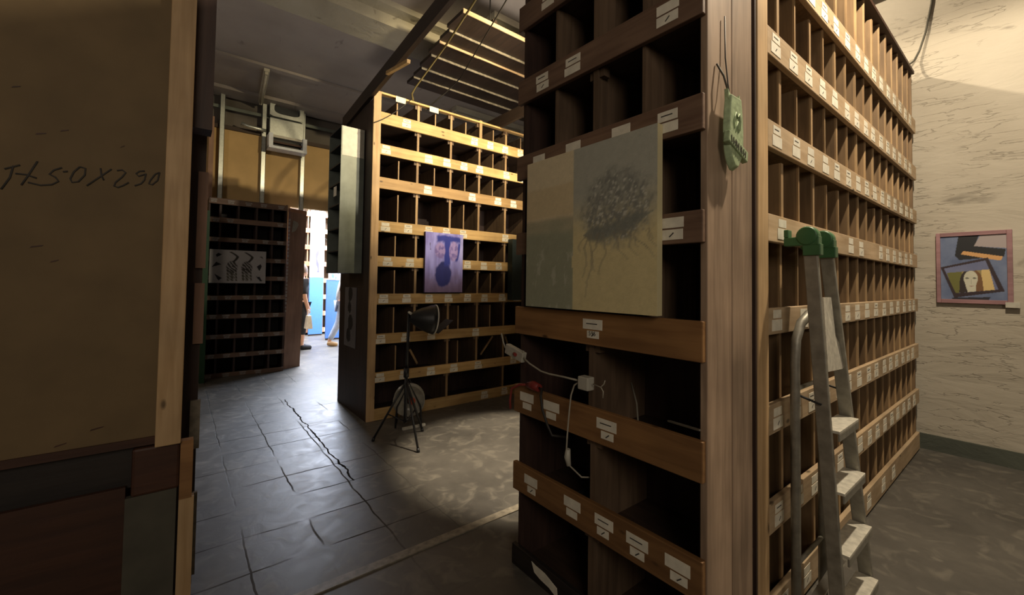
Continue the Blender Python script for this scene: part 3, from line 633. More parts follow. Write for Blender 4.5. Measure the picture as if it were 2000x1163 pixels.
# ------------------------------------------------------------------ ceiling fittings
def tube_light(name, a, b, w_, label):
    a, b = Vector(a), Vector(b); d = b-a
    r = empty(name, (a+b)/2, label, 'ceiling lamp', math.atan2(d.y, d.x)); L = d.length
    box('housing', (-L/2, -w_/2, -.03), (L/2, w_/2, .045), 'fixture', r, .006)
    MB().tube([(-L/2+.03, 0, -.048), (L/2-.03, 0, -.048)], .015, 'fixture', 10).build('tube', r)
    for sx in (-1, 1): box('tube_holder', (sx*(L/2-.03)-.012, -.02, -.065), (sx*(L/2-.03)+.012, .02, -.03), 'fixture', r)
    return r
tube_light('tube_lamp', (.86, 6.50, 4.255), (.95, 7.75, 4.255), .07, 'narrow unlit tube lamp on the ceiling before the tan wall')
tube_light('tube_lamp', (2.55, 3.66, 4.255), (3.8, 3.66, 4.255), .16, 'unlit white tube lamp above the hanging planks, near the top edge')
tube_light('tube_lamp', (3.48, 6.0, 4.255), (4.95, 6.0, 4.255), .16, 'unlit white tube lamp beyond the yellow-lit shelf top, below the planks')

# hanging planks
ys = [3.34, 3.66, 3.87, 4.13, 4.42, 4.65]
xl = [2.02, 2.055, 2.06, 2.10, 2.13, 2.14]
nx = ['frontmost of the hanging planks, with a bright front edge', 'second plank from the front in the hanging rack', 'third plank from the front in the hanging rack', 'fourth plank from the front in the hanging rack', 'fifth plank from the front, its edge mostly in shade', 'rearmost plank of the hanging rack above the yellow-lit shelf']
for k, (y, x) in enumerate(zip(ys, xl)):
    d = (ys[k+1]-y-.012) if k < 5 else .19
    zb = 3.93-.018*k
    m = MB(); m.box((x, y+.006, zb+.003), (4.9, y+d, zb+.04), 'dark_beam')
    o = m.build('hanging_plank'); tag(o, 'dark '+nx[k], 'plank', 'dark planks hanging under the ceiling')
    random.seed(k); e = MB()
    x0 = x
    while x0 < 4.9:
        L = random.uniform(.15, .5); e.box((x0, y-random.uniform(0, .004), zb+random.uniform(-.002, .003)), (min(4.9, x0+L), y+.006, zb+.042), 'pine_x' if k in (0, 2) else 'pale_edge'); x0 += L  # lighter strips: lamplight on the planks' front edges put into the colour
    o2 = e.build('lit_front_edge', o)
rk = empty('plank_rack', (2.35, 4.0, 3.985), 'rack of cross bars and rods holding the dark planks under the ceiling', 'rack')
for x in (2.4, 4.5):
    box('cross_bar', (x-2.35-.025, -.64, .0), (x-2.35+.025, .84, .04), 'dark_x', rk)
    for y in (-.55, .72): MB().tube([(x-2.35, y, .04), (x-2.35, y, .35)], .006, 'dark_cable', 6).build('hanger_rod', rk)

# tie beams over the aisle
def tie(x, z0, z1, yb, ya, label, h=.14, w_=.04):
    m = MB(); m.hexa([(x-w_, yb, z0), (x, yb, z0), (x, yb, z0+h), (x-w_, yb, z0+h)], [(x-w_, ya, z1), (x, ya, z1), (x, ya, z1+h), (x-w_, ya, z1+h)], 'dark_beam')
    return tag(m.build('tie_beam'), label, 'beam', 'tie beams between the shelf rows')
tie(1.505, 3.185, 3.55, 5.11, 1.3, 'long dark tie beam rising from the left top of the yellow-lit shelf')
tie(3.12, 3.345, 3.36, 4.6, .75, 'short visible tie beam meeting the yellow-lit shelf top near the dark unit')
m = MB(); m.bar((1.452, 3.72, 3.315), (1.452, 3.26, 3.238), .03, .03, 'pine_lit_x'); tag(m.build('wood_lath'), 'pale wooden lath stuck across the dark tie beam', 'lath')
# ropes and cables under the planks
def sag(a, b, s, n=16):
    a, b = Vector(a), Vector(b); return [a.lerp(b, k/n)-Vector((0, 0, s*4*(k/n)*(1-k/n))) for k in range(n+1)]
tag(MB().tube([(1.72, 1.8, 4.29), (1.80, 2.3, 3.98), (1.912, 2.958, 3.81), (2.058, 3.74, 3.80), (2.051, 4.4, 3.615), (1.96, 4.3, 3.47), (1.93, 4.20, 3.358)], .011, 'rope', 6).build('rope'), 'yellowish rope running under the left end of the hanging planks', 'rope')
tag(MB().tube(sag((1.90, 4.176, 3.355), (1.50, 4.172, 3.0), .03), .005, 'dark_cable', 6).build('cable'), 'thin dark cable drooping over the left top corner of the yellow-lit shelf', 'cable')
tag(MB().tube([(1.95, 2.0, 4.29), (2.05, 2.5, 3.95), (2.12, 2.786, 3.82), (2.282, 3.379, 3.80), (2.513, 4.188, 3.79), (2.543, 4.6, 3.76), (2.33, 4.55, 3.54), (2.15, 4.35, 3.36)], .007, 'dark_cable', 6).build('cable'), 'dark cable crossing in front of the middle of the hanging planks', 'cable')

# ------------------------------------------------------------------ metal cabinet on the middle row's side
MC = empty('metal_cabinet', (1.255, 4.40, 1.48), 'grey metal wall cabinet with open black shelves fixed to the yellow-lit shelf end', 'cabinet')
CW, CD_, CH = .235, .43, 1.50
box('side_wall', (0, 0, 0), (CW, .012, CH), 'grey_metal', MC); box('side_wall', (0, CD_-.012, 0), (CW, CD_, CH), 'grey_metal', MC)
box('back_wall', (CW-.012, .012, 0), (CW, CD_-.012, CH), 'dark_metal', MC)
box('base', (0, .012, 0), (CW-.012, CD_-.012, .012), 'dark_metal', MC); box('top', (0, .012, CH-.012), (CW-.012, CD_-.012, CH), 'dark_metal', MC)
for z in (.22, .45, .70, .92, 1.12, 1.31): box('shelf_board', (.004, .013, z), (CW-.013, CD_-.013, z+.012), 'dark_metal', MC)
box('paper_label', (-.002, .12, .80), (0, .22, .90), 'paper', MC)
box('paper_label', (.01, -.002, 1.20), (.23, -.0003, 1.50), 'white_plastic', MC)

# ------------------------------------------------------------------ artworks
def art1(u, v):
    n = fbm(u*7, v*7, 3); g = fbm(u*30, v*30, 5); w_ = fbm(u*90, v*90, 8)
    s = .43+.02*(n-.5)
    if u < s:
        t = sst(.60, .46, v+.06*(n-.5)); col = mixc((.60, .50, .32), (.29, .30, .21), t)
        if v > .80: col = mixc(col, (.64, .56, .38), .6)
        if .60 < v < .80: col = mixc(col, (.56, .45, .26), .5)
        col = mixc(col, (.26, .27, .19), .55*sst(.60, .57, v)*sst(.50, .55, v))
        if v < .45: col = mixc(col, (.46, .46, .36), .55*sst(.60, .70, fbm(u*30, v*12, 12)))
    else:
        t = sst(.42, .74, v+.1*(n-.5)); col = mixc((.61, .52, .28), (.37, .37, .31), t)
        dx, dy = (u-.74)/.26, (v-.60)/.24; r = math.hypot(dx, dy)
        d = sst(1.08, .7, r+.35*(g-.5))
        st = fbm(u*75-v*30, v*30+u*14, 21); st2 = fbm(u*60+v*50, v*70-u*20, 31)
        col = mixc(col, (.20, .205, .18), d*(.45+.5*sst(.35, .6, st)))
        col = mixc(col, (.58, .57, .48), .75*d*sst(.58, .72, st2))
        # boat-shaped lower rim
        cv = .455+.16*max(0, u-.62)**1.3*2.2; half = .042*sst(.50, .58, u)*sst(1.0, .80, u)
        if half > 0: col = mixc(col, (.19, .20, .17), .85*sst(half*1.5, half*.6, abs(v-cv+.02*(n-.5))))
        if v < .46:
            for k in range(15):
                a = .52+.031*k; l = .09+.25*_h(k, 3, 7)*(1.2 if .54 < a < .68 else .45); b = (.04 if a < .68 else -.16)*(.4+_h(k, 5, 2))
                t2 = (.465+(a-.55)*.12*(a > .6)-v)/l
                if 0 < t2 < 1:
                    xx = a-b*t2+.014*math.sin(t2*8+k*2)+.016*(vn(v*40, k, 2)-.5)
                    col = mixc(col, (.24, .215, .16), .7*sst(.009, .003, abs(u-xx))*(1-t2*.5))
    k = (.86+.14*g+.14*w_)
    return tuple(min(.8, 1.2*c*k) for c in col)
CA = empty('canvas_painting', (1.317, 1.553, 1.292), 'large pale yellow and grey nest canvas on the dark pigeonhole unit', 'painting', -PI/2)
painted('canvas', .71, .685, .032, art1, 110, 110, M['canvas'], CA, (.60, .53, .31))
def art2(u, v):
    n = fbm(u*6, v*6, 40); s = fbm(u*11, v*3, 44)
    col = mixc((.22, .19, .62), (.42, .42, .98), s*1.3-.1)
    col = mixc((.20, .14, .27), col, sst(.02, .52, v+.25*(n-.5)))
    blue = (.03, .045, .36); w1 = .16*(n-.5)
    top = sst(.80, .86, v+w1)*sst(.97, .93, v+w1*.5)*sst(.24, .32, u+w1)*sst(1.0, .96, u+w1)
    mid = sst(.10, .06, abs(u-.57+w1*.3))*sst(.40, .5, v)*sst(.95, .9, v)
    side = sst(.05, .02, abs(u-.88+.25*(.75-v)+w1*.2))*sst(.50, .56, v)*sst(.88, .82, v)
    body = sst(1.08, .88, math.hypot((u-.47)/.225, (v-.30)/.22)+.35*(n-.5))
    col = mixc(col, (.025, .03, .20), body); col = mixc(col, blue, max(top, mid, side))
    for cx, cy, rx, ry in ((.38, .70, .135, .135), (.74, .69, .12, .17)):
        q = math.hypot((u-cx)/rx, (v-cy)/ry)+.35*(n-.5); f = sst(1.1, .85, q)
        fc = mixc((.40, .30, .66), (.22, .16, .50), sst(.42, .6, fbm(u*16, v*16, 60)))
        col = mixc(col, fc, f*.9)
        for ex, ey, er in ((.05, .035, .035), (-.02, -.05, .03)):
            col = mixc(col, (.10, .08, .38), .6*sst(er, er*.3, math.hypot(u-cx-ex, (v-cy-ey)*1.4)))
    if abs(u-.12-.10*(.8-v)) < .010 and .70 < v < .82: col = mixc(col, (.08, .07, .2), .8)
    if u > .92: col = mixc(col, (.55, .55, 1.0), .5*sst(.3, .6, v))
    return tuple(c*(.85+.3*s) for c in col)
PA = empty('purple_painting', (2.085, 4.148, 1.288), 'purple and blue painting of two faces on the yellow-lit shelf', 'painting')
painted('canvas', .475, .66, .034, art2, 80, 110, M['canvas'], PA, (.07, .05, .12))
TRI = [[(.10, .84), (.145, .90), (.21, .86), (.12, .77)], [(.04, .47), (.115, .63), (.205, .56)], [(.085, .28), (.22, .15), (.16, .07)], [(.88, .83), (.92, .84), (.95, .77)], [(.83, .52), (.90, .60), (.925, .54), (.885, .38)], [(.82, .21), (.89, .20), (.94, .07), (.90, .07)]]
def art3(u, v):
    col = mixc((.34, .32, .31), (.44, .42, .40), fbm(u*5, v*5, 70))
    for P in TRI:
        if inpoly(u, v, P): return (.012, .011, .013)
    for cx, sh in ((.385, 0), (.65, .01)):
        d = 0
        # curved neck and head
        t = (v-.64)/.3
        if 0 < t < 1:
            ax = cx+.02+.075*math.sin(t*2.6)-.09*max(0, t-.55)*2.2; d = max(d, sst(.032, .018, abs(u-ax)))
        # body
        q = math.hypot((u-cx)/.105, (v-.48)/.20); d = max(d, sst(1.1, .8, q)*(.25+.75*(math.sin((u*1.6+v)*62+8*fbm(u*9, v*9, 4)) > -.1)))
        for lx, w_ in ((-.07, .025), (0.0, .03), (.075, .02)):
            if v < .45 and v > .07: d = max(d, sst(w_, w_*.5, abs(u-cx-lx+.04*(v-.3)))*(.4+.6*(math.sin((u*1.2+v)*70) > -.2)))
        q = math.hypot((u-cx+.005)/.085, (v-.22)/.14); d = max(d, .75*sst(1.1, .7, q)*(math.sin((u*1.6+v)*75) > 0))
        col = mixc(col, (.035, .03, .022) if v > .3 else (.07, .065, .035), d)
    return col
BA = empty('monochrome_painting', (.335, 7.245, 1.345), 'black and white painting of two dark striped forms on the far dark shelf', 'painting')
painted('canvas', .69, .475, .03, art3, 120, 82, M['print'], BA, (.30, .29, .28))
A4 = [([(.29, 1.0), (.60, 1.0), (.53, .83), (.97, .77), (.95, .66), (.30, .62), (.23, .69)], (.012, .013, .016)),
      ([(.62, 1.0), (1.0, 1.0), (1.0, .78), (.52, .83)], (.36, .31, .31)),
      ([(.32, .71), (.36, .76), (.93, .66), (.91, .61), (.88, .60)], (.60, .33, .13))]
FR_O = [(.0, .51), (.72, .65), (.95, .14), (.21, .03)]; FR_I = [(.055, .49), (.685, .605), (.86, .165), (.235, .10)]
PIC_I = [(.10, .42), (.74, .47), (.81, .16), (.21, .10)]
def art4(u, v):
    n = fbm(u*5, v*5, 80); col = mixc((.075, .105, .21), (.18, .225, .34), n*1.2-.1)
    for P, c in A4:
        if inpoly(u, v, P): col = c
    if inpoly(u, v, [(.18, .03), (.75, .05), (.72, .0), (.18, .0)]): col = (.02, .02, .03)
    if inpoly(u, v, FR_O): col = (.03, .018, .024)
    if inpoly(u, v, FR_I): col = mixc((.10, .12, .24), (.20, .22, .34), n)
    if inpoly(u, v, PIC_I) and inpoly(u, v, FR_I):
        col = (.62, .46, .20) if u > .62 else ((.14, .14, .035) if u < .33 else (.28, .22, .10))
        hx = math.hypot((u-.47)/.165, (v-.30)/.175)
        if hx < 1 or (v < .30 and .27+.0*v < u < .66 and inpoly(u, v, FR_I) and abs(u-.47) < .17+.2*(.3-v)*.3): col = (.028, .02, .018) if u < .50 else (.17, .085, .035)
        f = math.hypot((u-.465)/.105, (v-.33)/.12); neck = abs(u-.475) < .065 and v < .28
        jaw = abs(u-.465) < .105-.28*max(0, .33-v)*.9 and .15 < v < .34
        if f < 1 or neck or jaw: col = mixc((.60, .58, .46), (.46, .46, .36), n)
        for ex in (.41, .52):
            if math.hypot((u-ex)/.03, (v-.335)/.012) < 1: col = (.14, .14, .11)
        if abs(u-.475) < .006 and .24 < v < .32: col = (.36, .35, .28)
        if math.hypot((u-.475)/.035, (v-.215)/.008) < 1: col = (.33, .20, .16)
    return col
WP = empty('framed_picture', (5.165, .580, 1.285), 'square collage-like picture of a pale face in a mauve wooden frame on the plaster wall', 'picture', -PI/2)
PWd, PHt = .43, .60
painted('picture', PWd-.05, PHt-.06, .01, art4, 110, 130, M['print'], WP, (.2, .2, .2)).location = (.025, .012, .03)
for nm, a, b in (('frame_side', (0, 0, 0), (.027, .034, PHt)), ('frame_side', (PWd-.03, 0, 0), (PWd, .034, PHt)), ('frame_side', (.027, 0, 0), (PWd-.03, .034, .033)), ('frame_side', (.027, 0, PHt-.033), (PWd-.03, .034, PHt))):
    box(nm, a, b, 'mauve', WP, .003)
tag(box('caption_card', (5.155, .118, 1.262), (5.20, .192, 1.305), 'white_plastic'), 'small pale caption block beneath the lower right corner of the framed picture', 'card')
def art5(u, v):
    col = mixc((.10, .095, .10), (.16, .15, .155), fbm(u*4, v*4, 90))
    for cx, cy, r in ((.5, .88, .12), (.45, .66, .10), (.55, .42, .13), (.4, .2, .12)):
        if math.hypot((u-cx)/(r*1.6), (v-cy)/r)+.6*(fbm(u*9, v*9, 91)-.5) < 1: col = (.012, .012, .014)
    return col
PP = empty('poster', (1.488, 4.92, .68), 'dim grey poster with dark blots on the dark end panel of the yellow-lit shelf', 'poster', -PI/2)
painted('sheet', .38, .65, .006, art5, 40, 60, M['print'], PP, (.12, .11, .12))

# pale green cast plaque hung on the brown planks
PQ = empty('hanging_plaque', (1.492, .670, 1.80), 'pale green cast plaque with a ribbon band hanging on the brown planks', 'plaque')
prof = []
for k in range(17):
    t = k/16; z = .26*t; hw = .058*math.sin(PI*min(1, .18+.62*(t**.75)))**.6 if t > 0 else .008
    hw = [.012, .030, .042, .049, .054, .057, .059, .060, .060, .0595, .058, .0565, .055, .052, .049, .046, .043][k]
    prof.append((hw, z))
m = MB()
L_ = [(-h, z) for h, z in prof]; R_ = [(h, z) for h, z in prof]
ring = R_+L_[::-1]
m.hexa([(x, 0, z) for x, z in ring], [(x*.86, -.022, .012+z*.93) for x, z in ring], 'soap_green'); m.build('body', PQ, .004)
m = MB(); m.hexa([(-.074, -.008, .085), (.07, -.008, .035), (.078, -.008, .075), (-.066, -.008, .125)], [(-.072, -.028, .086), (.069, -.028, .037), (.076, -.028, .073), (-.065, -.028, .123)], 'soap_green'); m.build('ribbon', PQ, .003)
m = MB()
for k in range(9):
    x = -.052+.0125*k; z = .1-.3472*(x+.066)
    m.bar((x, -.0285, z-.012), (x+.004*((k % 3)-1), -.0285, z+.012), .003, .003, 'greygreen', up=(0, 1, 0))
    if k % 2: m.bar((x, -.0285, z), (x+.009, -.0285, z-.004), .003, .003, 'greygreen', up=(0, 1, 0))
m.build('ribbon_lettering', PQ)
m = MB()
m.tube([(-.02, -.021, .14), (-.024, -.023, .17), (-.012, -.024, .195), (0, -.024, .18), (.012, -.024, .195), (.024, -.023, .17), (.02, -.021, .14)], .0035, 'soap_green', 6)
m.tube([(-.01, -.021, .13), (0, -.024, .165), (.01, -.021, .13)], .0035, 'soap_green', 6)
m.build('relief', PQ)
for sx in (-1, 1):
    MB().hexa([(sx*.043, 0, .235), (sx*.026, 0, .25), (sx*.046, 0, .275)], [(sx*.043, -.015, .235), (sx*.026, -.015, .25), (sx*.044, -.012, .275)], 'soap_green').build('lug', PQ)
MB().tube([(-.028, -.01, .25), (-.05, .0, .32), (-.062, .018, .365)], .0035, 'greygreen', 6).tube([(-.028, -.01, .25), (-.018, .0, .30), (-.012, .012, .40), (-.012, .014, .55)], .0025, 'dark_cable', 6).build('string', PQ)

# ------------------------------------------------------------------ stepladder
SL = empty('stepladder', (2.1, .53, 0), 'worn grey folding stepladder with a green top against the labelled pine shelf', 'ladder')
def fy(z): return .49+.05*z-.53     # front frame, local y
def xl_(z): return -.105-.032*z
def xr_(z): return .305-.172*z
for fn in (xl_, xr_):
    m = MB(); m.bar((fn(0), fy(0), .0), (fn(1.58), fy(1.58), 1.58), .047, .022, 'alu', up=(1, 0, 0)); m.build('front_rail', SL, .003)
for z in (.165, .395, .625, .855):
    r = MB(); y = fy(z)
    r.box((xl_(z)+.013, y-.045, z-.012), (xr_(z)-.013, y+.03, z), 'alu_tread'); r.box((xl_(z)+.013, y-.045, z-.04), (xr_(z)-.013, y-.038, z-.012), 'alu')
    o = r.build('tread', SL, .002)
m = MB(); z0, z1 = 1.07, 1.36
m.hexa([(-.07, .02, z1), (.03, .02, z1), (.065, .015, 1.2), (.16, .0, z0+.02), (.10, .0, z0-.01), (-.09, .0, z0)], [(-.07, .03, z1), (.03, .03, z1), (.065, .025, 1.2), (.16, .01, z0+.02), (.10, .01, z0-.01), (-.09, .01, z0)], 'alu_tread')
m.build('folded_platform', SL)
# green pivot brackets of the top
for x in (xl_(1.58), xr_(1.58)):
    m = MB(); m.box((x-.020, .005, 1.565), (x+.020, .125, 1.60), 'green_plastic'); m.box((x-.020, .108, 1.60), (x+.020, .125, 1.632), 'green_plastic')
    m.lathe([(.001, -.024), (.034, -.024), (.038, -.016), (.038, .016), (.034, .024), (.001, .024)], (x, .045, 1.602), (1, 0, 0), 'green_plastic', 24)
    m.box((x-.018, .0, 1.525), (x+.018, .06, 1.57), 'green_plastic'); m.build('pivot_bracket', SL, .003)
m = MB(); m.box((xl_(1.58)+.02, .06, 1.575), (xr_(1.58)-.02, .115, 1.597), 'green_plastic'); m.build('top_cap', SL, .003)
# rear hoop of flat tube
pts = [(-.15, .095, 0), (-.15, .095, 1.10), (-.145, .092, 1.19), (-.11, .085, 1.255), (-.05, .075, 1.29), (.05, .07, 1.30), (.12, .07, 1.27), (.16, .08, 1.2), (.165, .09, 1.1), (.17, .095, 0)]
MB().tube(pts, .018, 'alu', 10).build('rear_frame', SL)
for z in (.30, .99): MB().tube([(-.15, .095, z), (.167, .095, z)], .009, 'alu', 8).build('cross_bar', SL)
for x in (-.15, .19): MB().bar((x, fy(.95), .95), (x*.95, .09, .97), .012, .006, 'dark_metal').build('hinge_strut', SL)
m = MB(); m.bar((-.10, .06, .14), (.10, .01, .27), .035, .008, 'alu_tread'); m.bar((-.02, .05, .18), (.12, .03, .15), .03, .008, 'alu_tread'); m.build('loose_catch', SL)
for fn in (xl_, xr_): box('foot', (fn(0)-.018, fy(0)-.035, 0), (fn(0)+.018, fy(0)+.035, .03), 'black', SL)

# ------------------------------------------------------------------ studio lamp on tripod
TL = empty('tripod_lamp', (1.60, 3.50, 0), 'black studio lamp on a spindly tripod in front of the yellow-lit shelf', 'lamp')
MB().tube([(0, 0, .16), (.0, .0, .60)], .015, 'black', 10).build('lower_pole', TL)
MB().tube([(0, 0, .60), (.01, .0, 1.14)], .010, 'black', 10).build('upper_pole', TL)
MB().tube([(0, 0, .56), (0, 0, .64)], .024, 'black', 10).build('collar', TL)
for q, (fx, fy_) in enumerate(((-.222, .17), (-.012, -.288), (.236, .138))):
    MB().tube([(0, 0, .52), (fx, fy_, .012)], .010, 'black', 8).build('leg', TL)
    MB().tube([(0, 0, .17), (fx*.55, fy_*.55, .235)], .006, 'black', 8).build('brace', TL)
    MB().tube([(fx, fy_, .0), (fx*.97, fy_*.97, .03)], .014, 'black', 8).build('foot', TL)
m = MB(); ax = Vector((.92, -.18, -.10)).normalized()
m.lathe([(.03, -.02), (.06, .02), (.095, .08), (.125, .16), (.135, .20), (.128, .20), (.09, .08), (.02, .02)], (.04, 0, 1.08), ax, 'black', 24); m.build('reflector', TL)
m = MB(); m.lathe([(.128, .0), (.137, .0), (.137, .012), (.128, .012)], Vector((.04, 0, 1.08))+ax*.2, ax, 'white_metal', 24); m.build('reflector_rim', TL)
c = Vector((.04, 0, 1.08))+ax*.21
m = MB(); m.hexa([c+Vector((.0, -.08, -.12)), c+Vector((.02, .1, -.12)), c+Vector((.16, .08, -.01)), c+Vector((.15, -.08, -.01))], [c+Vector((.0, -.08, -.116)), c+Vector((.02, .1, -.116)), c+Vector((.16, .08, -.006)), c+Vector((.15, -.08, -.006))], 'dark_metal'); m.build('barn_door', TL)
MB().tube([(.01, 0, 1.13), (.02, -.03, 1.12)], .012, 'white_metal', 8).build('clamp_knob', TL)
MB().tube(sag((.03, .01, 1.08), (.02, .02, .66), .0)[:6]+[(.03, .03, .8), (.02, .02, .6)], .004, 'dark_cable', 6).build('cord', TL)

# cable reel
CR = empty('cable_reel', (1.80, 3.86, 0), 'round cloudy plastic cable reel with a red hub behind the tripod', 'cable reel')
axr = Vector((-.45, -.9, 0)).normalized()
m = MB(); m.lathe([(.145, -.055), (.15, -.055), (.15, -.047), (.03, -.047)], (0, 0, .25), axr, 'clear', 32); m.build('flange', CR)
m = MB(); m.lathe([(.145, .055), (.15, .055), (.15, .047), (.03, .047)], (0, 0, .25), axr, 'clear', 32); m.build('flange', CR)
m = MB(); m.lathe([(.04, -.045), (.125, -.045), (.128, 0), (.125, .045), (.04, .045)], (0, 0, .25), axr, 'cable_white', 32); m.build('wound_cable', CR)
m = MB(); m.lathe([(.001, .075), (.032, .075), (.036, .05), (.001, .05)], (.03, 0, .25), axr, 'hub_red', 20); m.build('hub', CR)
m = MB(); side = axr.cross(Vector((0, 0, 1)))
for s_ in (-.075, .075):
    p = axr*s_; m.tube([p-side*.12+Vector((0, 0, .008)), p-side*.11+Vector((0, 0, .2)), p+Vector((0, 0, .43)), p+side*.11+Vector((0, 0, .2)), p+side*.12+Vector((0, 0, .008))], .009, 'black', 8)
m.build('stand', CR)
box('foot_bar', (-.10, -.10, .0), (.13, -.07, .02), 'white_metal', CR)

# ------------------------------------------------------------------ cables and bits on the dark unit
EC = empty('extension_cord', (1.33, 1.4, 1.0), 'white extension cord with a switch box and socket strung across the dark unit', 'cord')
def wp(y, z, x=1.318): return (x-1.33, y-1.4, z-1.0)
MB().tube([wp(1.575, 1.045), wp(1.52, 1.02), wp(1.44, .998), wp(1.384, .995), wp(1.30, .998), wp(1.20, .999)], .0042, 'cable_white', 8).tube([wp(1.20, .998), wp(1.232, .975), wp(1.25, .93), wp(1.254, .86, 1.312), wp(1.262, .76, 1.31), wp(1.268, .70, 1.312), wp(1.262, .63, 1.325), wp(1.225, .585, 1.36), wp(1.205, .575, 1.42)], .0035, 'cable_white', 8).build('cable', EC)
m = MB(); m.bar(wp(1.70, 1.07, 1.322), wp(1.565, 1.04, 1.322), .05, .028, 'white_plastic', up=(1, 0, 0)); m.build('switch_box', EC, .004)
m = MB(); m.tube([wp(1.62, 1.055, 1.303), wp(1.60, 1.052, 1.296)], .008, 'red', 8); m.build('switch_button', EC)
m = MB(); m.tube([wp(1.71, 1.07), wp(1.73, 1.10), wp(1.745, 1.14)], .004, 'cable_white', 6); m.tube([wp(1.575, 1.05), wp(1.555, 1.075, 1.31)], .003, 'cable_white', 6); m.build('wire_tail', EC)
m = MB(); m.box(wp(1.145, .968, 1.302), wp(1.20, 1.022, 1.345), 'white_plastic'); m.build('socket', EC, .005)
m = MB(); m.tube([wp(1.264, .70), wp(1.268, .665), wp(1.262, .63, 1.322)], [.010, .014, .010], 'white_plastic', 10); m.build('inline_switch', EC)
m = MB(); m.tube([wp(1.13, 1.0), wp(1.09, .995), wp(1.075, 1.01), wp(1.07, 1.025)], .0025, 'cable_white', 6).tube([wp(1.09, .995), wp(1.078, .98), wp(1.08, .955)], .0025, 'cable_white', 6).build('hook', EC)
RP = empty('red_plug', (1.325, 1.55, .90), 'red plug with a black cable resting on the upper amber rail', 'plug')
m = MB(); m.tube([(.01, .0, .012), (.008, -.04, .018), (.006, -.085, .014)], [.014, .022, .018], 'red', 10).build('plug_body', RP)
MB().tube([(.006, -.085, .014), (.0, -.11, .016), (-.02, -.125, -.01), (-.022, -.14, -.07), (-.022, -.175, -.13), (-.02, -.20, -.165), (.05, -.23, -.18)], .006, 'dark_cable', 8).build('plug_cable', RP)
MB().tube([(.01, .0, .012), (0, .05, .005), (-.018, .09, -.02), (-.02, .10, -.08), (-.02, .095, -.12)], .006, 'red', 8).build('plug_cable', RP)
tag(MB().bar((1.42, .86, .905), (1.36, .71, .925), .008, .006, 'cable_dim').build('thin_stick'), 'thin pale stick lying in the dark unit above the upper amber rail', 'stick')
tag(MB().tube([(1.50, 1.08, .99), (1.44, 1.01, .93), (1.42, .99, .87), (1.41, .985, .80)], .004, 'cable_dim', 6).build('bent_wire'), 'short bent pale wire inside the dark unit right of the socket', 'wire')
tag(MB().box((1.42, 1.215, .405), (1.54, 1.345, .45), 'dark_metal').build('power_adapter', None, .006), 'dark adapter lying on the shelf behind the lower amber rail', 'adapter')

# loose laths leaning in the yellow-lit shelf
for (x, z, dx, h, lab) in ((2.09, .50, -.11, .17, 'thin loose lath leaning in the yellow-lit shelf behind the tripod pole'), (2.93, .52, .15, .22, 'loose lath leaning right in the lower part of the yellow-lit shelf'), (3.38, .52, -.10, .2, 'loose lath leaning beside the dark unit\'s left edge in the yellow-lit shelf')):
    tag(MB().bar((x, 4.30, z), (x+dx, 4.26, z+h), .022, .010, 'edge', up=(0, 1, 0)).build('loose_lath'), lab, 'lath', 'loose laths in the yellow-lit shelf')
tag(box('teal_board', (3.24, 4.09, 1.19), (3.40, 4.178, 1.95), 'teal'), 'dark teal upright panel at the right of the yellow-lit shelf', 'panel')
# wall cable at right
tag(MB().tube([(5.185, .56, 4.29), (5.185, .585, 3.95), (5.18, .625, 3.70), (5.17, .665, 3.55), (5.15, .70, 3.46), (5.08, .74, 3.40), (4.98, .78, 3.365)], .008, 'greygreen', 6).build('wall_cable'), 'loose grey cable hanging from the ceiling down the plaster wall to the shelf top', 'cable')

# ------------------------------------------------------------------ far room
def blue_cab(x0, x1, y, zt, d, label, top):
    r = empty('blue_partition', ((x0+x1)/2, y, 0), label, 'partition'); W_ = x1-x0
    box('blue_board', (-W_/2, 0, .04), (W_/2, d, zt), 'blue_paint', r); box('base', (-W_/2+.01, .01, 0), (W_/2-.01, d, .04), 'dark_x', r)
    if top: box('white_board', (-W_/2, 0, zt), (W_/2, d, top), 'white_paint', r)
    return r
b1 = blue_cab(2.60, 2.93, 11.5, 1.48, .06, 'blue panel with a white upper board in the bright far room, left of the walker', 3.25)
blue_cab(2.75, 3.35, 10.5, 1.42, .06, 'blue panel behind the walking person in the bright far room', 0)
def art6(u, v):
    col = (.42, .44, .52)
    q = abs(u-.5-.1*math.sin(v*9)); 
    if q < .12+.05*math.sin(v*23) and .1 < v < .9: col = mixc(col, (.05, .04, .12), .9)
    return col
po = empty('poster', (2.66, 11.485, 1.50), 'white poster with a violet figure on the blue panel in the far room', 'poster')
painted('sheet', .22, .92, .008, art6, 20, 60, M['print'], po, (.8, .8, .8))
def art7(u, v): return mixc((.75, .78, .82), (.12, .25, .40), sst(.45, .62, fbm(u*22, v*2, 99)))
st = empty('poster', (2.78, 10.485, 1.44), 'streaky blue and white sheet above the second blue panel in the far room', 'poster')
painted('sheet', .54, .40, .01, art7, 60, 10, M['print'], st, (.8, .8, .8))
FSh = empty('pigeonhole_shelf', (2.2, 11.8, 0), 'bright orange railed pigeonhole shelf in the far room behind the blue panels', 'shelf')
zz = [(.05+.43*k, .17+.43*k) for k in range(8)]
pigeonhole(FSh, 2.4, .4, 3.4, [(a, b, M['orange_x'], 0, 2.4, [x for x in (.15, .9, 1.15, 1.5)], 0) for a, b in zz], [[(x, 'm', 1) for x in (.4, .8, 1.2, 1.6, 2.0)] for _ in zz], 0, {'back': M['slot_z'], 'shelf': M['slot_z'], 'div': M['slot_z'], 'edge': M['orange_x']})
tag(MB().tube([(2.62, 11.48, 3.1), (2.72, 11.48, 2.85), (2.84, 11.48, 2.62), (2.96, 11.48, 2.46), (3.3, 11.76, 2.35)], .008, 'dark_cable', 6).build('cable'), 'thin dark cable crossing the white upper board in the far room', 'cable')

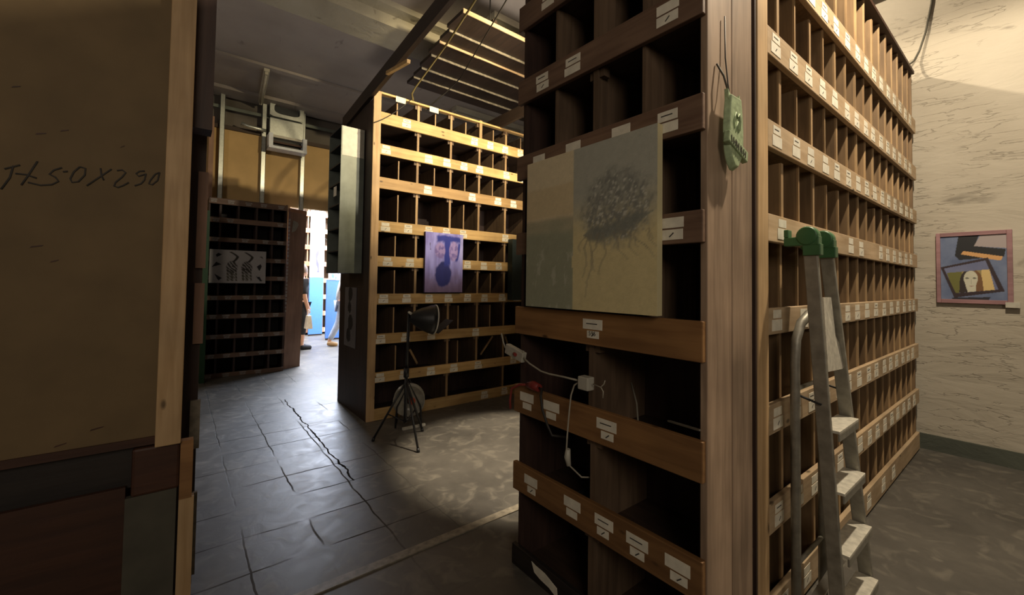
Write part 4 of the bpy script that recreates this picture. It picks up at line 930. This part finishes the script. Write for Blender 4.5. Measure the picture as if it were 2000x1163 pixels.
# ------------------------------------------------------------------ people in the far room
def skin_mesh(name, joints, edges, mat, parent, sub=2):
    me = bpy.data.meshes.new(name); me.from_pydata([j[0] for j in joints], edges, [])
    o = bpy.data.objects.new(name, me); COL.objects.link(o)
    o.modifiers.new('skin', 'SKIN'); sd = o.modifiers.new('sub', 'SUBSURF'); sd.levels = sub; sd.render_levels = sub
    for k, j in enumerate(joints):
        r = j[1]; me.skin_vertices[0].data[k].radius = (r, r) if not isinstance(r, tuple) else r
    me.skin_vertices[0].data[0].use_root = True
    bpy.context.view_layer.update()
    m2 = bpy.data.meshes.new_from_object(o.evaluated_get(bpy.context.evaluated_depsgraph_get()))
    bpy.data.objects.remove(o); m2.name = name
    for p in m2.polygons: p.use_smooth = True
    m2.materials.clear(); m2.materials.append(M[mat])
    q = bpy.data.objects.new(name, m2); COL.objects.link(q); q.parent = parent
    return q
def person(loc, rz, pose, colors, label):
    """local frame: facing +x. pose gives joints"""
    r = empty('person', loc, label, 'person', rz); P = pose
    J = [(P['pelvis'], .13), (P['chest'], .15), (P['neckb'], .065), (P['neckt'], .055), (P['headc'], .085), (P['headt'], .07)]
    E = [(0, 1), (1, 2), (2, 3), (3, 4), (4, 5)]
    def chain(start, pts, rs):
        k = start
        for p, q in zip(pts, rs):
            J.append((p, q)); E.append((k, len(J)-1)); k = len(J)-1
        return k
    ends = []
    for s in 'LR':
        ends.append(chain(1, P['arm'+s], (.058, .045, .036, .028)[:len(P['arm'+s])]))
        chain(0, P['leg'+s], (.085, .062, .042, .036))
    # palm and five fingers
    for s, k in zip('LR', ends):
        w_ = Vector(P['arm'+s][-1]); e = Vector(P['arm'+s][-2]); d = (w_-e).normalized(); side = d.cross(Vector((0, 1, 0))).normalized()
        J.append((tuple(w_+d*.06), .034)); E.append((k, len(J)-1)); kp = len(J)-1
        for q in range(4):
            b0 = w_+d*.085+side*(.027-.018*q); L = (.06, .07, .065, .05)[q]
            J.append((tuple(b0), .0095)); E.append((kp, len(J)-1)); a = len(J)-1
            J.append((tuple(b0+d*L*.6+Vector((0, .006, 0))), .0085)); E.append((a, len(J)-1))
            J.append((tuple(b0+d*L+Vector((0, .02, 0))), .007)); E.append((len(J)-2, len(J)-1))
        b0 = w_+d*.03+side*.036; J.append((tuple(b0), .011)); E.append((k, len(J)-1)); J.append((tuple(b0+d*.035+side*.018), .009)); E.append((len(J)-2, len(J)-1))
    # nose
    h = Vector(P['headc']); J.append((tuple(h+Vector((.10, 0, -.005))), .014)); E.append((4, len(J)-1))
    J.append((tuple(h+Vector((.075, 0, -.085))), .032)); E.append((4, len(J)-1))
    skin_mesh('body', J, E, 'skin', r)
    f = MB()
    for sy in (-1, 1):
        f.lathe([(.001, -.012), (.010, -.006), (.012, .0), (.001, .01)], h+Vector((.083, sy*.032, .018)), (1, 0, 0), 'ink', 10)
    f.box(h+Vector((.088, -.022, -.062)), h+Vector((.098, .022, -.055)), 'red'); f.build('face_features', r)
    e_ = MB()
    for sy in (-1, 1): e_.lathe([(.001, -.008), (.022, -.004), (.03, .004), (.012, .012)], h+Vector((-.005, sy*.085, 0)), (0, sy, 0), 'skin', 12)
    e_.build('ear', r)
    hm = MB(); hm.lathe([(.10, -.06), (.112, -.01), (.108, .045), (.085, .095), (.05, .125), (.001, .135)], h+Vector((-.022, 0, .01)), (-.25, 0, 1), colors['hair'], 20); hm.build('hair', r)
    skin_mesh('shirt', [(tuple(Vector(P['pelvis'])+Vector((0, 0, -.03))), .15), (P['chest'], .175), (tuple(Vector(P['neckb'])+Vector((0, 0, -.02))), .085)]+[(P['armL'][0], .072), (P['armL'][1] if colors.get('long') else tuple(Vector(P['armL'][0]).lerp(Vector(P['armL'][1]), .75)), .06), (P['armR'][0], .072), (P['armR'][1] if colors.get('long') else tuple(Vector(P['armR'][0]).lerp(Vector(P['armR'][1]), .75)), .06)], [(0, 1), (1, 2), (1, 3), (3, 4), (1, 5), (5, 6)], colors['shirt'], r)
    lg = lambda s: [(P['leg'+s][0], .10), (P['leg'+s][1], .078), (tuple(Vector(P['leg'+s][1]).lerp(Vector(P['leg'+s][2]), colors.get('cut', .92))), .062)]
    skin_mesh('trousers', [(P['pelvis'], .145)]+lg('L')+lg('R'), [(0, 1), (1, 2), (2, 3), (0, 4), (4, 5), (5, 6)], colors['legs'], r)
    for s in 'LR':
        a = Vector(P['leg'+s][2]); t = Vector(P['leg'+s][3]); d = (t-a)
        skin_mesh('shoe', [(tuple(a+Vector((-.035, 0, -.01))), .06), (tuple(a+d*.5+Vector((0, 0, -.012))), .058), (tuple(t+d*.12), .046)], [(0, 1), (1, 2)], colors['shoe'], r, 1)
    return r
stand = dict(pelvis=(0, 0, .93), chest=(.01, 0, 1.25), neckb=(.0, 0, 1.43), neckt=(.015, 0, 1.49), headc=(.035, 0, 1.60), headt=(.02, 0, 1.68),
             armL=[(0, .18, 1.38), (-.01, .24, 1.10), (.06, .22, .87)], armR=[(0, -.18, 1.38), (-.02, -.24, 1.10), (.06, -.21, .86)],
             legL=[(0, .10, .86), (.02, .11, .48), (-.01, .11, .075), (.17, .12, .035)], legR=[(0, -.10, .86), (.02, -.11, .48), (0, -.11, .075), (.18, -.12, .035)])
p1 = person((1.96, 9.4, 0), math.radians(10), stand, dict(hair='hair', shirt='cloth_dark', legs='cloth_dark', shoe='cloth_dark', cut=.5, long=True), 'standing person in dark clothes half hidden by the brown board, holding a white bag')
bag = MB(); bag.hexa([(-.06, -.10, -.14), (.06, -.10, -.14), (.06, .10, -.14), (-.06, .10, -.14)], [(-.03, -.09, .12), (.03, -.09, .12), (.03, .09, .12), (-.03, .09, .12)], 'cloth_white')
bag.tube([(0, -.06, .11), (0, -.04, .24), (0, .04, .24), (0, .06, .11)], .007, 'cloth_white', 6)
o = bag.build('white_bag', None, .02); o.location = (2.06, 9.11, .58); tag(o, 'white cloth bag carried by the person in dark clothes', 'bag')
walk = dict(pelvis=(0, 0, .93), chest=(.03, 0, 1.25), neckb=(.03, 0, 1.43), neckt=(.05, 0, 1.49), headc=(.07, 0, 1.60), headt=(.055, 0, 1.68),
            armL=[(.03, .18, 1.38), (.10, .23, 1.11), (.26, .21, .94)], armR=[(.03, -.18, 1.38), (-.05, -.25, 1.10), (-.03, -.24, .84)],
            legR=[(0, -.10, .86), (-.08, -.11, .48), (-.27, -.11, .085), (-.10, -.12, .035)], legL=[(0, .10, .86), (.17, .11, .51), (.30, .11, .085), (.48, .12, .045)])
person((2.83, 9.55, 0), math.radians(-8), walk, dict(hair='hair', shirt='cloth_grey', legs='denim', shoe='tan_leather', cut=.9), 'person walking in pale jeans and grey shirt, mostly hidden by the metal cabinet')
